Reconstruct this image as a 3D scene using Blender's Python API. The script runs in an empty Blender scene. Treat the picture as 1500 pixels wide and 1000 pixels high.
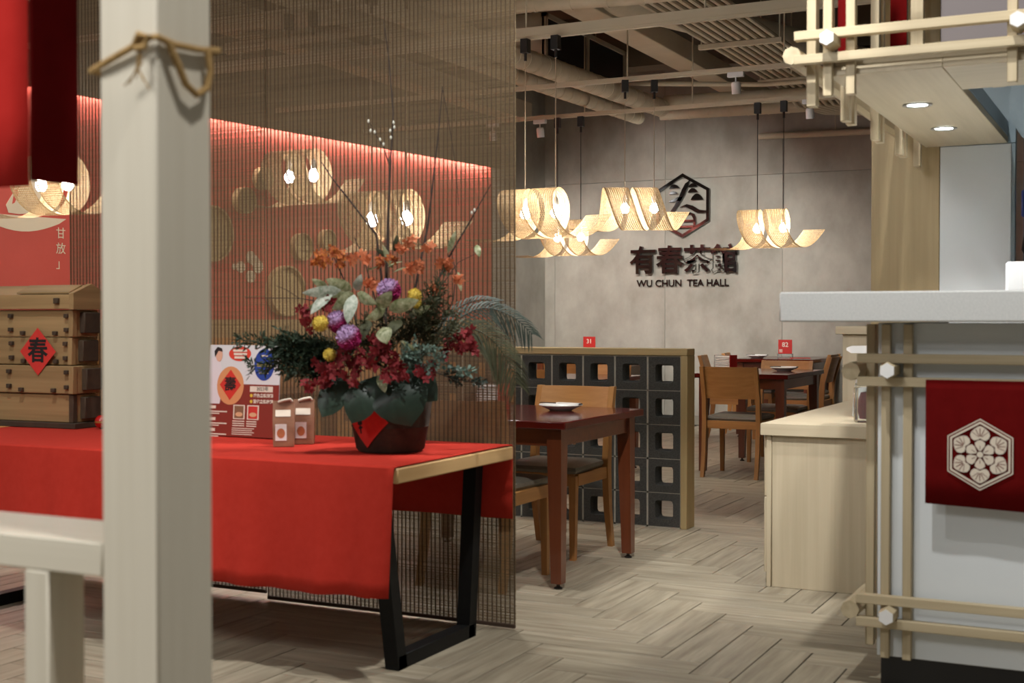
import bpy, bmesh, math, random
from mathutils import Vector, Matrix
R = math.radians
PI = math.pi
rnd = random.Random(7)
S = bpy.context.scene
COL = S.collection

# ------------------------------------------------------------------ camera
cd = bpy.data.cameras.new('camera'); cam = bpy.data.objects.new('camera', cd); COL.objects.link(cam)
cam.location = (0, 0, 1.2); cam.rotation_euler = (R(90 - .965), 0, R(26.57))
cd.sensor_width = 36; cd.lens = 1900 / 1500 * 36; cd.clip_end = 100
cd.dof.use_dof = True; cd.dof.focus_distance = 9.5; cd.dof.aperture_fstop = 4.2
S.camera = cam
# ------------------------------------------------------------------ world and lights
w = bpy.data.worlds.new('world'); S.world = w; w.use_nodes = True
w.node_tree.nodes['Background'].inputs[0].default_value = (1.0, .965, .91, 1)
w.node_tree.nodes['Background'].inputs[1].default_value = .16
S.view_settings.view_transform = 'Standard'; S.view_settings.look = 'None'
S.view_settings.exposure = .12; S.view_settings.gamma = 1; S.view_settings.use_curve_mapping = False
WARM = (1, .9, .77); NEUT = (1, .985, .965)
def aim(o, t):
    o.rotation_euler = (Vector(t) - o.location).to_track_quat('-Z', 'Y').to_euler()
def spot(name, loc, tgt, power, angle, blend=.4, size=.06, col=NEUT):
    l = bpy.data.lights.new(name, 'SPOT'); l.energy = power; l.spot_size = R(angle); l.spot_blend = blend
    l.shadow_soft_size = size; l.color = col
    o = bpy.data.objects.new(name, l); COL.objects.link(o); o.location = loc; aim(o, tgt); return o
def area(name, loc, tgt, power, sx, sy, col=NEUT):
    l = bpy.data.lights.new(name, 'AREA'); l.shape = 'RECTANGLE'; l.size = sx; l.size_y = sy; l.energy = power; l.color = col
    o = bpy.data.objects.new(name, l); COL.objects.link(o); o.location = loc; aim(o, tgt); return o
area('mall_ceiling_light', (-2.7, -.7, 3.8), (-2.5, 2.6, 1.0), 128, 1.6, 1.0)
spot('mall_and_fill_spot', (-.1, 1.3, 4.2), (-1.45, 1.6, 1.0), 260, 30, .9, .1)  # added fill for the post's right face, not a known lamp
spot('mall_and_fill_spot', (-3.3, 2.5, 4.2), (-3.5, 4.0, .72), 235, 52, .8, .06)
spot('mall_and_fill_spot', (-.93, 2.75, 4.3), (-1.5, 5.75, .5), 300, 24, .5, .05)  # extra narrow fill added to brighten the low cabinet front
spot('dining_downlight', (-1.25, 4.95, 3.6), (-3.1, 4.0, .75), 420, 38, .7, .05)
spot('mall_and_fill_spot', (-.93, 2.75, 4.3), (-1.2, 4.7, .2), 330, 80, .5, .06)
spot('mall_and_fill_spot', (-2.3, 2.2, 4.3), (-.75, 4.3, 2.0), 165, 36, .8, .05)
spot('dining_downlight', (-2.6, 4.95, 3.3), (-2.6, 5.9, 0), 150, 72, .6, .05)
spot('dining_downlight', (-1.95, 6.6, 3.3), (-1.9, 7.6, 0), 45, 100, .8, .06)
spot('dining_downlight', (-4.1, 7.2, 2.9), (-4.4, 7.8, 0), 105, 120, .8, .08, WARM)
spot('dining_downlight', (-3.1, 9.4, 2.9), (-3.0, 10.4, .4), 75, 90, .7, .06, WARM)
spot('dining_downlight', (-5.6, 9.4, 2.9), (-6.2, 9.8, 0), 110, 120, .8, .08, WARM)
spot('red_wall_fill_spot', (-5.3, 7.0, 2.9), (-7.4, 7.3, 1.5), 90, 100, .9, .1)  # this and the next: unseen spots added to brighten the red wall
spot('red_wall_fill_spot', (-5.2, 11.0, 2.9), (-6.9, 11.2, 1.5), 70, 100, .9, .1)
spot('sign_wash_light', (-4.3, 11.0, 2.9), (-4.9, 14.17, 1.55), 320, 76, .9, .1)
spot('sign_wash_light', (-6.1, 11.2, 2.9), (-6.3, 14.17, .9), 150, 75, .9, .1)
spot('sign_wash_light', (-3.0, 11.2, 2.9), (-3.3, 14.17, .9), 140, 75, .9, .1)

# ------------------------------------------------------------------ helpers
def lin(c):
    return tuple((v / 255 / 12.92 if v / 255 < .04045 else ((v / 255 + .055) / 1.055) ** 2.4) for v in c) + (1,)
def mat(name, col, rough=.6, col2=None, sc=(6, 6, 6), detail=4, bump=0, bsc=None, metal=0, coat=0, trans=0, spec=.5,
        rand=0, island=False, emit=None, es=0, glass=0, contrast=1, sheen=0):
    m = bpy.data.materials.new(name); m.use_nodes = True; n = m.node_tree.nodes; L = m.node_tree.links
    b = n['Principled BSDF']; b.inputs['Roughness'].default_value = rough; b.inputs['Metallic'].default_value = metal
    b.inputs['Specular IOR Level'].default_value = spec; b.inputs['Coat Weight'].default_value = coat; b.inputs['Coat Roughness'].default_value = .08
    b.inputs['Transmission Weight'].default_value = glass; b.inputs['Sheen Weight'].default_value = sheen
    b.inputs['Base Color'].default_value = lin(col)
    tc = n.new('ShaderNodeTexCoord'); out = None
    def noise(scale, det):
        mp = n.new('ShaderNodeMapping'); mp.inputs['Scale'].default_value = scale; L.new(tc.outputs['Object'], mp.inputs[0])
        t = n.new('ShaderNodeTexNoise'); t.inputs['Scale'].default_value = 1; t.inputs['Detail'].default_value = det; t.inputs['Roughness'].default_value = .6
        L.new(mp.outputs[0], t.inputs['Vector']); return t, mp
    if col2:
        t, mp = noise(sc, detail)
        rp = n.new('ShaderNodeValToRGB'); rp.color_ramp.elements[0].position = .5 - .22 / contrast; rp.color_ramp.elements[1].position = .5 + .22 / contrast
        rp.color_ramp.elements[0].color = lin(col); rp.color_ramp.elements[1].color = lin(col2)
        L.new(t.outputs[0], rp.inputs[0]); out = rp.outputs[0]
    if rand:
        if island: g = n.new('ShaderNodeNewGeometry'); src = g.outputs['Random Per Island']
        else: g = n.new('ShaderNodeObjectInfo'); src = g.outputs['Random']
        mr = n.new('ShaderNodeMapRange'); mr.inputs[3].default_value = 1 - rand; mr.inputs[4].default_value = 1 + rand; L.new(src, mr.inputs[0])
        hs = n.new('ShaderNodeHueSaturation'); L.new(mr.outputs[0], hs.inputs['Value'])
        if out: L.new(out, hs.inputs['Color'])
        else: hs.inputs['Color'].default_value = lin(col)
        out = hs.outputs[0]
        if col2:   # shift the grain so that no two pieces share it
            cb = n.new('ShaderNodeCombineXYZ'); mu = n.new('ShaderNodeMath'); mu.operation = 'MULTIPLY'; mu.inputs[1].default_value = 57
            L.new(src, mu.inputs[0]); L.new(mu.outputs[0], cb.inputs[0]); L.new(mu.outputs[0], cb.inputs[1]); L.new(cb.outputs[0], mp.inputs['Location'])
    if out: L.new(out, b.inputs['Base Color'])
    if bump:
        t2, _ = noise(bsc or sc, 5); bp = n.new('ShaderNodeBump'); bp.inputs['Strength'].default_value = bump; bp.inputs['Distance'].default_value = .01
        L.new(t2.outputs[0], bp.inputs['Height']); L.new(bp.outputs[0], b.inputs['Normal'])
    if emit: b.inputs['Emission Color'].default_value = emit; b.inputs['Emission Strength'].default_value = es
    if trans:
        tr = n.new('ShaderNodeBsdfTranslucent'); mx = n.new('ShaderNodeMixShader'); mx.inputs[0].default_value = trans
        if out: L.new(out, tr.inputs[0])
        else: tr.inputs[0].default_value = lin(col)
        L.new(b.outputs[0], mx.inputs[1]); L.new(tr.outputs[0], mx.inputs[2]); L.new(mx.outputs[0], n['Material Output'].inputs[0])
    return m

class G:
    def __init__(s): s.bm = bmesh.new()
    def box(s, x0, x1, y0, y1, z0, z1, bev=0):
        r = bmesh.ops.create_cube(s.bm, size=1, matrix=Matrix.Translation(((x0 + x1) / 2, (y0 + y1) / 2, (z0 + z1) / 2)) @ Matrix.Diagonal((abs(x1 - x0), abs(y1 - y0), abs(z1 - z0), 1)))
        if bev:
            es = list({e for v in r['verts'] for e in v.link_edges})
            bmesh.ops.bevel(s.bm, geom=es, offset=bev, segments=1, affect='EDGES', profile=.5)
        return s
    def ring(s, pts): return [s.bm.verts.new(p) for p in pts]
    def face(s, vs):
        try: s.bm.faces.new(vs)
        except ValueError: pass
    def loft(s, rings, closed=True, cap=True):
        rs = [s.ring(p) for p in rings]; n = len(rs[0])
        for a, b in zip(rs, rs[1:]):
            for i in range(n if closed else n - 1): s.face((a[i], a[(i + 1) % n], b[(i + 1) % n], b[i]))
        if cap and closed: s.face(rs[0][::-1]); s.face(rs[-1])
        return s
    def tube(s, pts, r, seg=8, cap=True):
        pts = [Vector(p) for p in pts]; rr = r if isinstance(r, (list, tuple)) else [r] * len(pts); rings = []; up = None
        for i, p in enumerate(pts):
            t = (pts[min(i + 1, len(pts) - 1)] - pts[max(i - 1, 0)]).normalized()
            if up is None: up = Vector((0, 0, 1)) if abs(t.z) < .9 else Vector((1, 0, 0))
            a = t.cross(up).normalized(); up = a.cross(t).normalized()
            rings.append([p + (a * math.cos(2 * PI * k / seg) + up * math.sin(2 * PI * k / seg)) * rr[i] for k in range(seg)])
        return s.loft(rings, True, cap)
    def lathe(s, prof, seg=24, c=(0, 0, 0), cap=True):
        return s.loft([[(c[0] + r * math.cos(2 * PI * k / seg), c[1] + r * math.sin(2 * PI * k / seg), c[2] + z) for k in range(seg)] for r, z in prof], True, cap)
    def prism(s, poly, d, f):   # poly in 2d, f(u,v,depth) -> point
        a = s.ring([f(u, v, 0) for u, v in poly]); b = s.ring([f(u, v, d) for u, v in poly]); n = len(poly)
        s.face(a); s.face(b[::-1])
        for i in range(n): s.face((a[i], b[i], b[(i + 1) % n], a[(i + 1) % n]))
        return s
    def sheet(s, rows):
        rs = [s.ring(p) for p in rows]
        for a, b in zip(rs, rs[1:]):
            for i in range(len(a) - 1): s.face((a[i], a[i + 1], b[i + 1], b[i]))
        return s
    def mesh(s, name, m, smooth=True, fix=True):
        if fix: bmesh.ops.recalc_face_normals(s.bm, faces=s.bm.faces[:])
        me = bpy.data.meshes.new(name)
        if smooth:
            for f in s.bm.faces: f.smooth = True
            for e in s.bm.edges:
                if len(e.link_faces) == 2 and e.calc_face_angle(0) > .7: e.smooth = False
        s.bm.to_mesh(me); s.bm.free(); me.materials.append(m); return me
def put(name, me, parent=None, loc=None, rot=None):
    o = bpy.data.objects.new(name, me); COL.objects.link(o); o.parent = parent
    if loc: o.location = loc
    if rot: o.rotation_euler = rot
    return o
def obj(name, g, m, parent=None, loc=None, rot=None, fix=True): return put(name, g.mesh(name, m, True, fix), parent, loc, rot)
def tag(o, label=None, cat=None, group=None, kind=None):
    if label: o['label'] = label
    if cat: o['category'] = cat
    if group: o['group'] = group
    if kind: o['kind'] = kind
    return o
def thing(name, label, cat, loc=(0, 0, 0), rz=0, group=None):
    o = bpy.data.objects.new(name, None); COL.objects.link(o); o.location = loc; o.rotation_euler = (0, 0, rz); o.empty_display_size = .1
    return tag(o, label, cat, group)
def struct(name, g, m, parent=None): return tag(obj(name, g, m, parent), kind='structure')
def tree(o, parent=None):
    c = o.copy(); COL.objects.link(c); c.parent = parent
    for ch in [q for q in bpy.data.objects if q.parent == o]: tree(ch, c)
    return c
def place(proto, first, loc, rz, label, group=None):
    o = proto if first else tree(proto); o.location = loc; o.rotation_euler = (0, 0, rz); o['label'] = label
    if group: o['group'] = group
    return o
def bx(name, a, m, parent=None, bev=.002): return obj(name, G().box(*a, bev), m, parent)
def text(name, s, size, m, parent, loc, rot, ext=.002, off=0, align='CENTER', sx=1):
    c = bpy.data.curves.new(name, 'FONT'); c.body = s; c.size = size; c.extrude = ext; c.offset = off; c.align_x = align; c.align_y = 'CENTER'; c.resolution_u = 3
    o = bpy.data.objects.new(name, c); COL.objects.link(o)
    me = bpy.data.meshes.new_from_object(o.evaluated_get(bpy.context.evaluated_depsgraph_get())); me.name = name
    bpy.data.objects.remove(o); bpy.data.curves.remove(c)
    me.materials.clear(); me.materials.append(m)
    q = put(name, me, parent, loc, rot); q.scale = (sx, 1, 1); return q
def jit(a): return rnd.uniform(-a, a)

# ------------------------------------------------------------------ materials
def wood(name, c, c2, axis, rough=.55, rand=.05, coat=0, f=1):
    s = {'x': (1.2, 38, 38), 'y': (38, 1.2, 38), 'z': (38, 38, 1.2)}[axis]
    return mat(name, c, rough, c2, tuple(v * f for v in s), 5, bump=.05, rand=rand, coat=coat, contrast=.8)
ASH = ((168, 152, 120), (198, 183, 151))
ash = {a: wood('pale_ash_wood_' + a, *ASH, a) for a in 'xyz'}
lam = {a: wood('pale_wood_laminate_' + a, (182, 168, 140), (200, 187, 160), a, .5, .02) for a in 'xyz'}
cream = {a: wood('cream_painted_wood_' + a, (198, 190, 171), (209, 202, 184), a, .5, .02) for a in 'xz'}
beech = {a: wood('orange_beech_wood_' + a, (150, 102, 52), (178, 128, 72), a, .4, .05) for a in 'xyz'}
oakf = {a: wood('partition_oak_' + a, (150, 130, 88), (172, 152, 108), a, .55) for a in 'xz'}
tabw = {a: wood('dark_red_table_wood_' + a, (88, 42, 22), (112, 56, 30), a, .3, .04, .4) for a in 'xz'}
tabtop = mat('glossy_red_brown_tabletop', (72, 15, 10), .14, (86, 21, 14), (2, 30, 30), coat=.1, spec=.3)
edgew = wood('light_table_edge_wood', (190, 150, 98), (208, 172, 120), 'y', .5)
oldw = {a: wood('old_brown_wood_' + a, (126, 100, 62), (174, 144, 98), a, .75, .1, f=.6) for a in 'xyz'}
oldk = mat('old_dark_wood', (54, 42, 28), .8, (72, 56, 38), (20, 20, 20), rand=.15)
concrete = mat('concrete_panel', (132, 127, 114), .85, (180, 175, 162), (2.6, 2.6, 1.7), 14, bump=.12, bsc=(14, 14, 14), rand=.03, contrast=.75)
redwall = mat('red_wall_paint', (182, 70, 54), .7, (188, 76, 60), (3, 3, 3))
redcloth = mat('red_table_cloth', (174, 44, 31), .92, (182, 50, 37), (30, 30, 30), bump=.1, bsc=(300, 300, 300), spec=.2)
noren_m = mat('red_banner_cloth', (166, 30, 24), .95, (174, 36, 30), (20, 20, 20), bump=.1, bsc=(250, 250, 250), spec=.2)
crest_and_shade_red = mat('deep_red_and_shaded_cloth', (92, 9, 9), .95, (100, 12, 12), (20, 20, 20), bump=.1, bsc=(250, 250, 250), spec=.08)
print_white = mat('off_white_print', (214, 202, 184), .8)
paper_red = mat('red_paper', (200, 44, 36), .8, (206, 52, 42), (60, 60, 60))
ink = mat('black_ink', (18, 14, 12), .7)
steel_black = mat('black_steel', (12, 12, 12), .55, (17, 17, 17), (30, 30, 30), spec=.2)
white_panel = mat('cool_white_panel', (212, 218, 220), .5, (220, 225, 226), (2, 2, 2))
quartz = mat('white_quartz_worktop', (206, 207, 204), .35, (188, 190, 188), (160, 160, 160), 6)
white_plastic = mat('white_plastic', (232, 232, 230), .35)
black_gloss = mat('black_gloss_plinth', (14, 14, 15), .3)
block_m = mat('dark_grey_breeze_block', (42, 42, 39), .95, (74, 74, 69), (180, 180, 180), 3, bump=.5, bsc=(220, 220, 220), rand=.08)
mortar_m = mat('pale_grey_mortar', (142, 138, 124), .95, (158, 154, 140), (60, 60, 60))
plank_m = mat('wood_look_floor_tile', (112, 101, 82), .45, (184, 174, 152), (2.2, 26, 26), 6, bump=.04, rand=.07, contrast=.7)
plank_isl_x = mat('wood_look_floor_tile_far_x', (112, 101, 82), .45, (184, 174, 152), (2.2, 26, 26), 6, rand=.07, island=True, contrast=.7)
plank_isl_y = mat('wood_look_floor_tile_far_y', (112, 101, 82), .45, (184, 174, 152), (26, 2.2, 26), 6, rand=.07, island=True, contrast=.7)
grout = mat('dark_grout', (52, 45, 36), .9)
ceil_m = mat('painted_ceiling_slab', (104, 96, 80), .95, (116, 107, 90), (1, 1, 1))
duct_m = mat('painted_ceiling_duct', (186, 174, 148), .8, (196, 184, 158), (5, 5, 5))
pipe_m = mat('painted_pipe', (190, 178, 152), .75, (202, 190, 164), (9, 9, 9))
track_m = mat('painted_steel_channel', (192, 180, 154), .6)
dark_metal = mat('dark_metal', (30, 28, 26), .5)
bamboo = mat('woven_bamboo', (160, 126, 82), .6, (210, 182, 136), (70, 70, 70), trans=.1)
bulb_m = mat('lit_bulb', (255, 255, 255), .4, emit=(.95, .97, 1, 1), es=150)
cord_m = mat('pale_cord', (196, 184, 160), .6)
reed = mat('brown_reed', (116, 97, 68), .75, (140, 119, 86), (3, 3, 160), 3, trans=.25)
thread_m = mat('dark_brown_thread', (70, 53, 40), .9)
traym = mat('woven_tray_bamboo', (170, 146, 100), .7, (196, 172, 124), (90, 90, 90), 2, bump=.4, bsc=(120, 120, 120))
cushion = mat('grey_leatherette', (104, 98, 86), .45, (114, 108, 96), (30, 30, 30))
rope_m = mat('jute_rope', (148, 116, 66), .9, (176, 144, 92), (80, 80, 80), bump=.5, bsc=(200, 200, 200))
porcelain = mat('white_porcelain', (230, 228, 222), .15)
sign_black = mat('black_mirror_acrylic', (16, 13, 12), .08, spec=.8)
clear = mat('clear_acrylic', (240, 245, 245), .05, glass=.95)
stain = mat('blue_grey_steel', (112, 126, 132), .35, (124, 138, 144), (2, 30, 2), metal=.05)

# ------------------------------------------------------------------ floor: herringbone of wood-look tiles
fl = struct('floor', G().box(-9.5, 4, -1.5, 14.4, -.12, -.004), grout)
PW = .155; ox, oy = -1.73, 5.117
pg = G().box(0, PW * 4 - .0045, 0, PW - .0045, -.012, 0, .0015)
pme = pg.mesh('plank', plank_m)
near = []; far_x = []; far_y = []
FW = Vector((-math.sin(R(26.57)), math.cos(R(26.57)))); RT = Vector((FW.y, -FW.x))
for i in range(-52, 40):
    for j in range(-45, 62):
        k = (i + j) % 8
        if k == 0: horiz = True
        elif k == 4: horiz = False
        else: continue
        x, y = ox + i * PW, oy + j * PW
        if not (-9.4 < x < 3.3 and -1.4 < y < 13.75): continue
        c = Vector((x + PW * 2, y + PW / 2)) if horiz else Vector((x + PW / 2, y + PW * 2))
        D = c.dot(FW); off = c.dot(RT)
        vis = D > 3.9 and abs(off) / D < .42 and not (x > -.8 and y > 4.3) and not (x < -3.6 and D < 5)
        (near if vis else far_x if horiz else far_y).append((D, x, y, horiz))
near.sort()
for q in near[300:]: (far_x if q[3] else far_y).append(q)
for D, x, y, h in near[:300]:
    put('plank', pme, fl, (x, y, 0) if h else (x + PW - .0045, y, 0), None if h else (0, 0, PI / 2))
for lst, m, h in ((far_x, plank_isl_x, 1), (far_y, plank_isl_y, 0)):
    vs, fs = [], []
    for _, x, y, _h in lst:
        a, b = (PW * 4 - .0045, PW - .0045) if h else (PW - .0045, PW * 4 - .0045)
        n = len(vs); vs += [(x, y, 0), (x + a, y, 0), (x + a, y + b, 0), (x, y + b, 0), (x, y, -.01), (x + a, y, -.01), (x + a, y + b, -.01), (x, y + b, -.01)]
        fs += [(n, n + 1, n + 2, n + 3)] + [(n + k, n + 4 + k, n + 4 + (k + 1) % 4, n + (k + 1) % 4) for k in range(4)]
    me = bpy.data.meshes.new('planks'); me.from_pydata(vs, [], fs); me.materials.append(m)
    tag(put('planks', me, fl), kind='stuff')

# ------------------------------------------------------------------ walls and ceiling
wb = struct('wall_back', G().box(-9.5, 4, 14.2, 14.4, 0, 4.3), mat('dark_wall_joint', (70, 66, 58), .9))  # dark wall core seen in the joints between panels
XS = [-9.3, -7.9, -6.51, -5.115, -3.745, -2.35, -.955, .44, 1.84]
for a, b in zip(XS, XS[1:]):
    for z0, z1 in ((.1, 2.81), (2.81, 4.3)):
        obj('panel', G().box(a + .0015, b - .0015, 14.17, 14.2, z0 + .0015, z1 - .0015, .001), concrete, wb)
struct('baseboard_back', G().box(-9.3, 4, 14.15, 14.17, 0, .1), mat('stone_baseboard', (140, 132, 116), .6))
struct('ceiling', G().box(-9.5, 4, 4.3, 14.4, 4.3, 4.45), ceil_m)
WA = Vector((-7.4, 7.42, 0)); WD = Vector((.1161, .9932, 0)); WN = Vector((.9932, -.1161, 0))
def wp(s, n, z): return WA + WD * s + WN * n + Vector((0, 0, z))
def wbox(s0, s1, n0, n1, z0, z1): 
    g = G(); g.loft([[wp(s0, n0, z), wp(s1, n0, z), wp(s1, n1, z), wp(s0, n1, z)] for z in (z0, z1)]); return g
wl = struct('wall_left', wbox(-5.6, 5.6, -.25, 0, 1.2, 2.929), redwall)
struct('wall_left_upper', wbox(-5.6, 5.6, -.4, -.25, 0, 4.3), ceil_m)
struct('wall_left_return', wbox(5.602, 6.85, -.4, -.03, 0, 4.3), concrete)
struct('trim_3', wbox(-5.6, 5.6, .12, .13, 2.885, 2.929), mat('cove_lip_paint', (120, 110, 92), .9))
struct('trim_1', wbox(-5.6, 5.6, -.25, .13, 2.93, 4.3), mat('bulkhead_paint', (120, 110, 92), .9))
struct('wall_left_wainscot', wbox(-5.6, 5.6, -.25, .05, 0, 1.2), wood('wainscot_wood', (150, 126, 84), (170, 146, 102), 'y'))
obj('cove_strip', wbox(-5.5, 5.55, .03, .06, 2.918, 2.929), mat('lit_led_strip', (255, 240, 230), .5, emit=(1, .86, .8, 1), es=100)); tag(bpy.data.objects['cove_strip'], 'lit LED strip along the top of the red wall', 'led strip')
struct('wall_right', G().box(2.6, 2.8, 4.3, 14.3, 0, 4.3), concrete)
struct('trim_2', G().box(-6.8, -1.3, 4.5, 4.62, 2.75, 3.3), lam['x'])      # header the blinds hang from

# ---------------------------- print on the red wall: plate of shaved ice and text
ROTW = (PI / 2, 0, math.atan2(WD.y, WD.x))      # text facing the room (+WN)
wm = thing('wall_mural', 'cream printed bowl of food and vertical characters on the red wall', 'mural', wp(-.5, .001, 1.9))
wm.rotation_euler = (0, 0, math.atan2(WD.y, WD.x))
mw = mat('cream_print', (206, 190, 160), .8)
def fW(u, v, d): return (u, -.004 + d, v)
obj('plate_print', G().prism([(-.42, .06)] + [(-.42 + .78 * t / 12, .045 - .1 * math.sin(PI * t / 12)) for t in range(1, 12)] + [(.36, .06)], .003, fW), mw, wm)
obj('food_print', G().prism([(-.14, .075), (-.16, .13), (-.1, .22), (-.04, .4), (.02, .5), (.1, .5), (.2, .3), (.3, .16), (.33, .1), (.1, .09), (-.05, .07)], .003, fW), mw, wm)
obj('food_print', G().prism([(-.11, .14), (-.09, .24), (-.06, .26), (-.06, .21), (-.09, .15)], .002, lambda u, v, d: (u, -.006 + d, v)), redwall, wm)
for k, ch in enumerate('、甘放」'): text('character', ch, .09, mw, wm, (.31, -.004, .06 - .115 * k), (PI / 2, 0, 0), .001)

# ---------------------------- bamboo trays on the red wall
for s, z, r, lb in ((1.93, 2.45, .1, 'small round bamboo tray highest on the red wall'), (1.70, 2.24, .115, 'round bamboo tray just below the highest one on red wall'),
                    (1.30, 1.93, .24, 'large bamboo tray on red wall beside the cream post'), (2.43, 1.87, .125, 'round bamboo tray on red wall above the largest tray'),
                    (2.22, 1.46, .23, 'largest bamboo tray low on red wall behind the foliage'), (2.78, 1.95, .1, 'small bamboo tray on red wall behind the orange flowers')):
    t = thing('bamboo_tray', lb, 'tray', wp(s, .002, z), 0, 'bamboo trays on the red wall')
    t.rotation_euler = WN.to_track_quat('Z', 'Y').to_euler()
    obj('tray_rim', G().lathe([(r * .93, 0), (r, .0), (r, .07), (r * .93, .07)], 32, cap=False).lathe([(r * .93, .07), (r * .93, 0)], 32, cap=False), traym, t)
    obj('tray_base', G().lathe([(.001, .012), (r * .94, .012), (r * .94, .03), (.001, .03)], 32), traym, t)
fo = thing('flower_plaque', 'cream flower-shaped cut-out mounted on the red wall', 'wall decoration', wp(1.8, .002, 1.66)); fo.rotation_euler = (0, 0, math.atan2(WD.y, WD.x))
for k, (u, v, r) in enumerate(((-.12, 0, .05), (0, .09, .055), (.0, -.08, .055), (.09, .01, .06), (.05, .06, .05), (-.2, 0, .025))):
    obj('petal', G().lathe([(.001, 0), (r, 0), (r, .012), (.001, .012)], 16), mw, fo, (u, -.002, v), (PI / 2, 0, 0))

# ---------------------------- sign on the back wall
YS = 14.168
sg = thing('hexagon_sign', 'black hexagonal emblem of hills and leaf strokes on concrete wall', 'sign', (-4.885, YS, 2.5))
def fS(u, v, d): return (u, -.03 - d, v)
def hexp(r): return [(r * math.sin(PI / 3 * k), r * math.cos(PI / 3 * k)) for k in range(6)]
g = G(); A, B = hexp(.365), hexp(.325)
for k in range(6):
    g.prism([A[k], A[(k + 1) % 6], B[(k + 1) % 6], B[k]], .03, fS)
obj('hexagon_frame', g, sign_black, sg)
def arc(cx, cy, wd, h, n=8): return [(cx - wd / 2, cy)] + [(cx - wd / 2 + wd * k / n, cy + h * math.sin(PI * k / n) ** .8) for k in range(1, n)] + [(cx + wd / 2, cy)]
strokes = [[(.085, .285), (.06, .21), (.02, .12), (-.04, .02), (-.12, -.09), (-.155, -.12), (-.16, -.08), (-.1, 0), (-.05, .09), (-.01, .18), (.03, .25)],
           [(-.17, .05), (-.12, .07), (-.06, .1), (.0, .1), (-.02, .055), (-.12, .045)],
           arc(-.1, .2, .13, .045), arc(-.11, .135, .11, .03), arc(.12, .205, .11, .045), arc(.12, .145, .12, .05), arc(.17, .06, .15, .07),
           [(-.04, -.02), (.05, .015), (.12, -.005), (.2, -.055), (.3, -.07), (.24, -.09), (.17, -.085), (.1, -.045), (.03, -.01)],
           [(-.11, -.08), (.09, -.08), (.14, -.1), (.155, -.14), (.155, -.27), (.13, -.27), (.125, -.15), (.1, -.105), (-.06, -.1)],
           [(-.11, -.08), (-.06, -.1), (-.07, -.27), (-.1, -.27)], [(-.1, -.23), (.14, -.23), (.14, -.255), (-.1, -.255)], [(-.08, -.165), (.13, -.165), (.13, -.185), (-.08, -.185)]]
for p in strokes: obj('stroke', G().prism(p, .025, fS), sign_black, sg)
nm = thing('shop_name_sign', 'black raised Chinese characters and WU CHUN TEA HALL on concrete wall', 'sign', (-4.9, YS, 1.8))
for k, ch in enumerate('有春茶館'):
    text('character', ch, .335, sign_black, nm, (-.46 + .325 * k, -.045, .062), (PI / 2, 0, 0), .022, .007)
text('lettering', 'WU CHUN  TEA HALL', .111, sign_black, nm, (.0, -.02, -.185), (PI / 2, 0, 0), .008, .001)

# ------------------------------------------------------------------ ceiling services
def rod(parent, x, y, z0, z1, r=.006): return obj('hanger_rod', G().tube([(x, y, z0), (x, y, z1)], r, 6), track_m, parent)
for y, x0, x1, z, lb in ((5.15, -6.8, -1.6, 3.0, 'pale ceiling track nearest the blinds'), (6.3, -6.8, -1.6, 3.0, 'pale ceiling track second from the blinds'),
                      (7.55, -6.9, -1.3, 3.0, 'heavy steel channel track crossing in front of the dark grille'), (9.2, -6.9, -1.3, 3.0, 'slim pale ceiling track above the emblem lamp'),
                      (10.6, -6.9, -1.3, 3.0, 'ceiling track nearest the concrete sign wall')):
    t = thing('ceiling_track', lb, 'track', (0, y, z), 0, 'ceiling tracks')
    hh = .075 if y == 7.55 else .034
    obj('channel', G().box(x0, x1, -.016, .016, 0, .018).box(x0, x1, -.022, .022, .018, hh), track_m, t)
    for x in (-6.2, -4.9, -3.9, -2.7, -1.7): rod(t, x + y * .03, 0, hh, 4.3 - z)
def pipe(lb, pts, r, bands=0, name='ceiling_pipe'):
    t = thing(name, lb, 'pipe'); t.location = pts[0]
    b = Vector(pts[0]); P = [Vector(p) - b for p in pts]
    obj('pipe_run', G().tube(P, r, 16), pipe_m, t)
    if bands:
        g = G()
        for a, c in zip(P, P[1:]):
            n = max(1, int((c - a).length / bands)); d = (c - a).normalized()
            for k in range(n):
                q = a + (c - a) * ((k + .5) / n); g.tube([q - d * .006, q + d * .006], r + .004, 16)
        tag(obj('band', g, pipe_m, t), kind='stuff')
    q = P[0] + (P[-1] - P[0]) * .5
    obj('hanger', G().tube([q + Vector((0, 0, r)), q + Vector((0, 0, 4.3 - (b + q).z))], .006, 6), track_m, t)
    return t
pipe('thick insulated pipe under the dark grille running to the back wall', [(-4.5, 5.5, 3.22), (-4.45, 8.8, 3.22), (-4.28, 11.75, 3.22)], .085, .16)
pipe('thinner insulated pipe left of the thick one below the grille', [(-4.78, 5.5, 3.16), (-4.66, 9.4, 3.16), (-4.55, 11.85, 3.16)], .065, .16)
pipe('short insulated pipe crossing towards the conduits', [(-4.3, 11.9, 3.3), (-1.2, 12.3, 3.3)], .065, .2)
pipe('insulated pipe along the top of the concrete wall', [(-4.6, 12.6, 3.3), (-1.2, 12.9, 3.3)], .06, .2)
pipe('fat painted duct pipe slanting above the conduits', [(-4.3, 7.6, 3.62), (-3.55, 9.3, 3.6), (-2.87, 11.2, 3.6), (-2.4, 12.6, 3.6)], .13)
pipe('upper insulated pipe parallel to the heavy track', [(-6.5, 7.75, 3.42), (-3.2, 8.1, 3.35), (-1.2, 8.2, 3.35)], .06, .25)
pipe('lower insulated pipe parallel to the heavy track', [(-6.5, 8.05, 3.3), (-3.3, 8.25, 3.42)], .045, .25)
pipe('short level pipe on the concrete wall beside the booth', [(-3.98, 14.05, 3.22), (-2.3, 14.05, 3.19)], .035)
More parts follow.
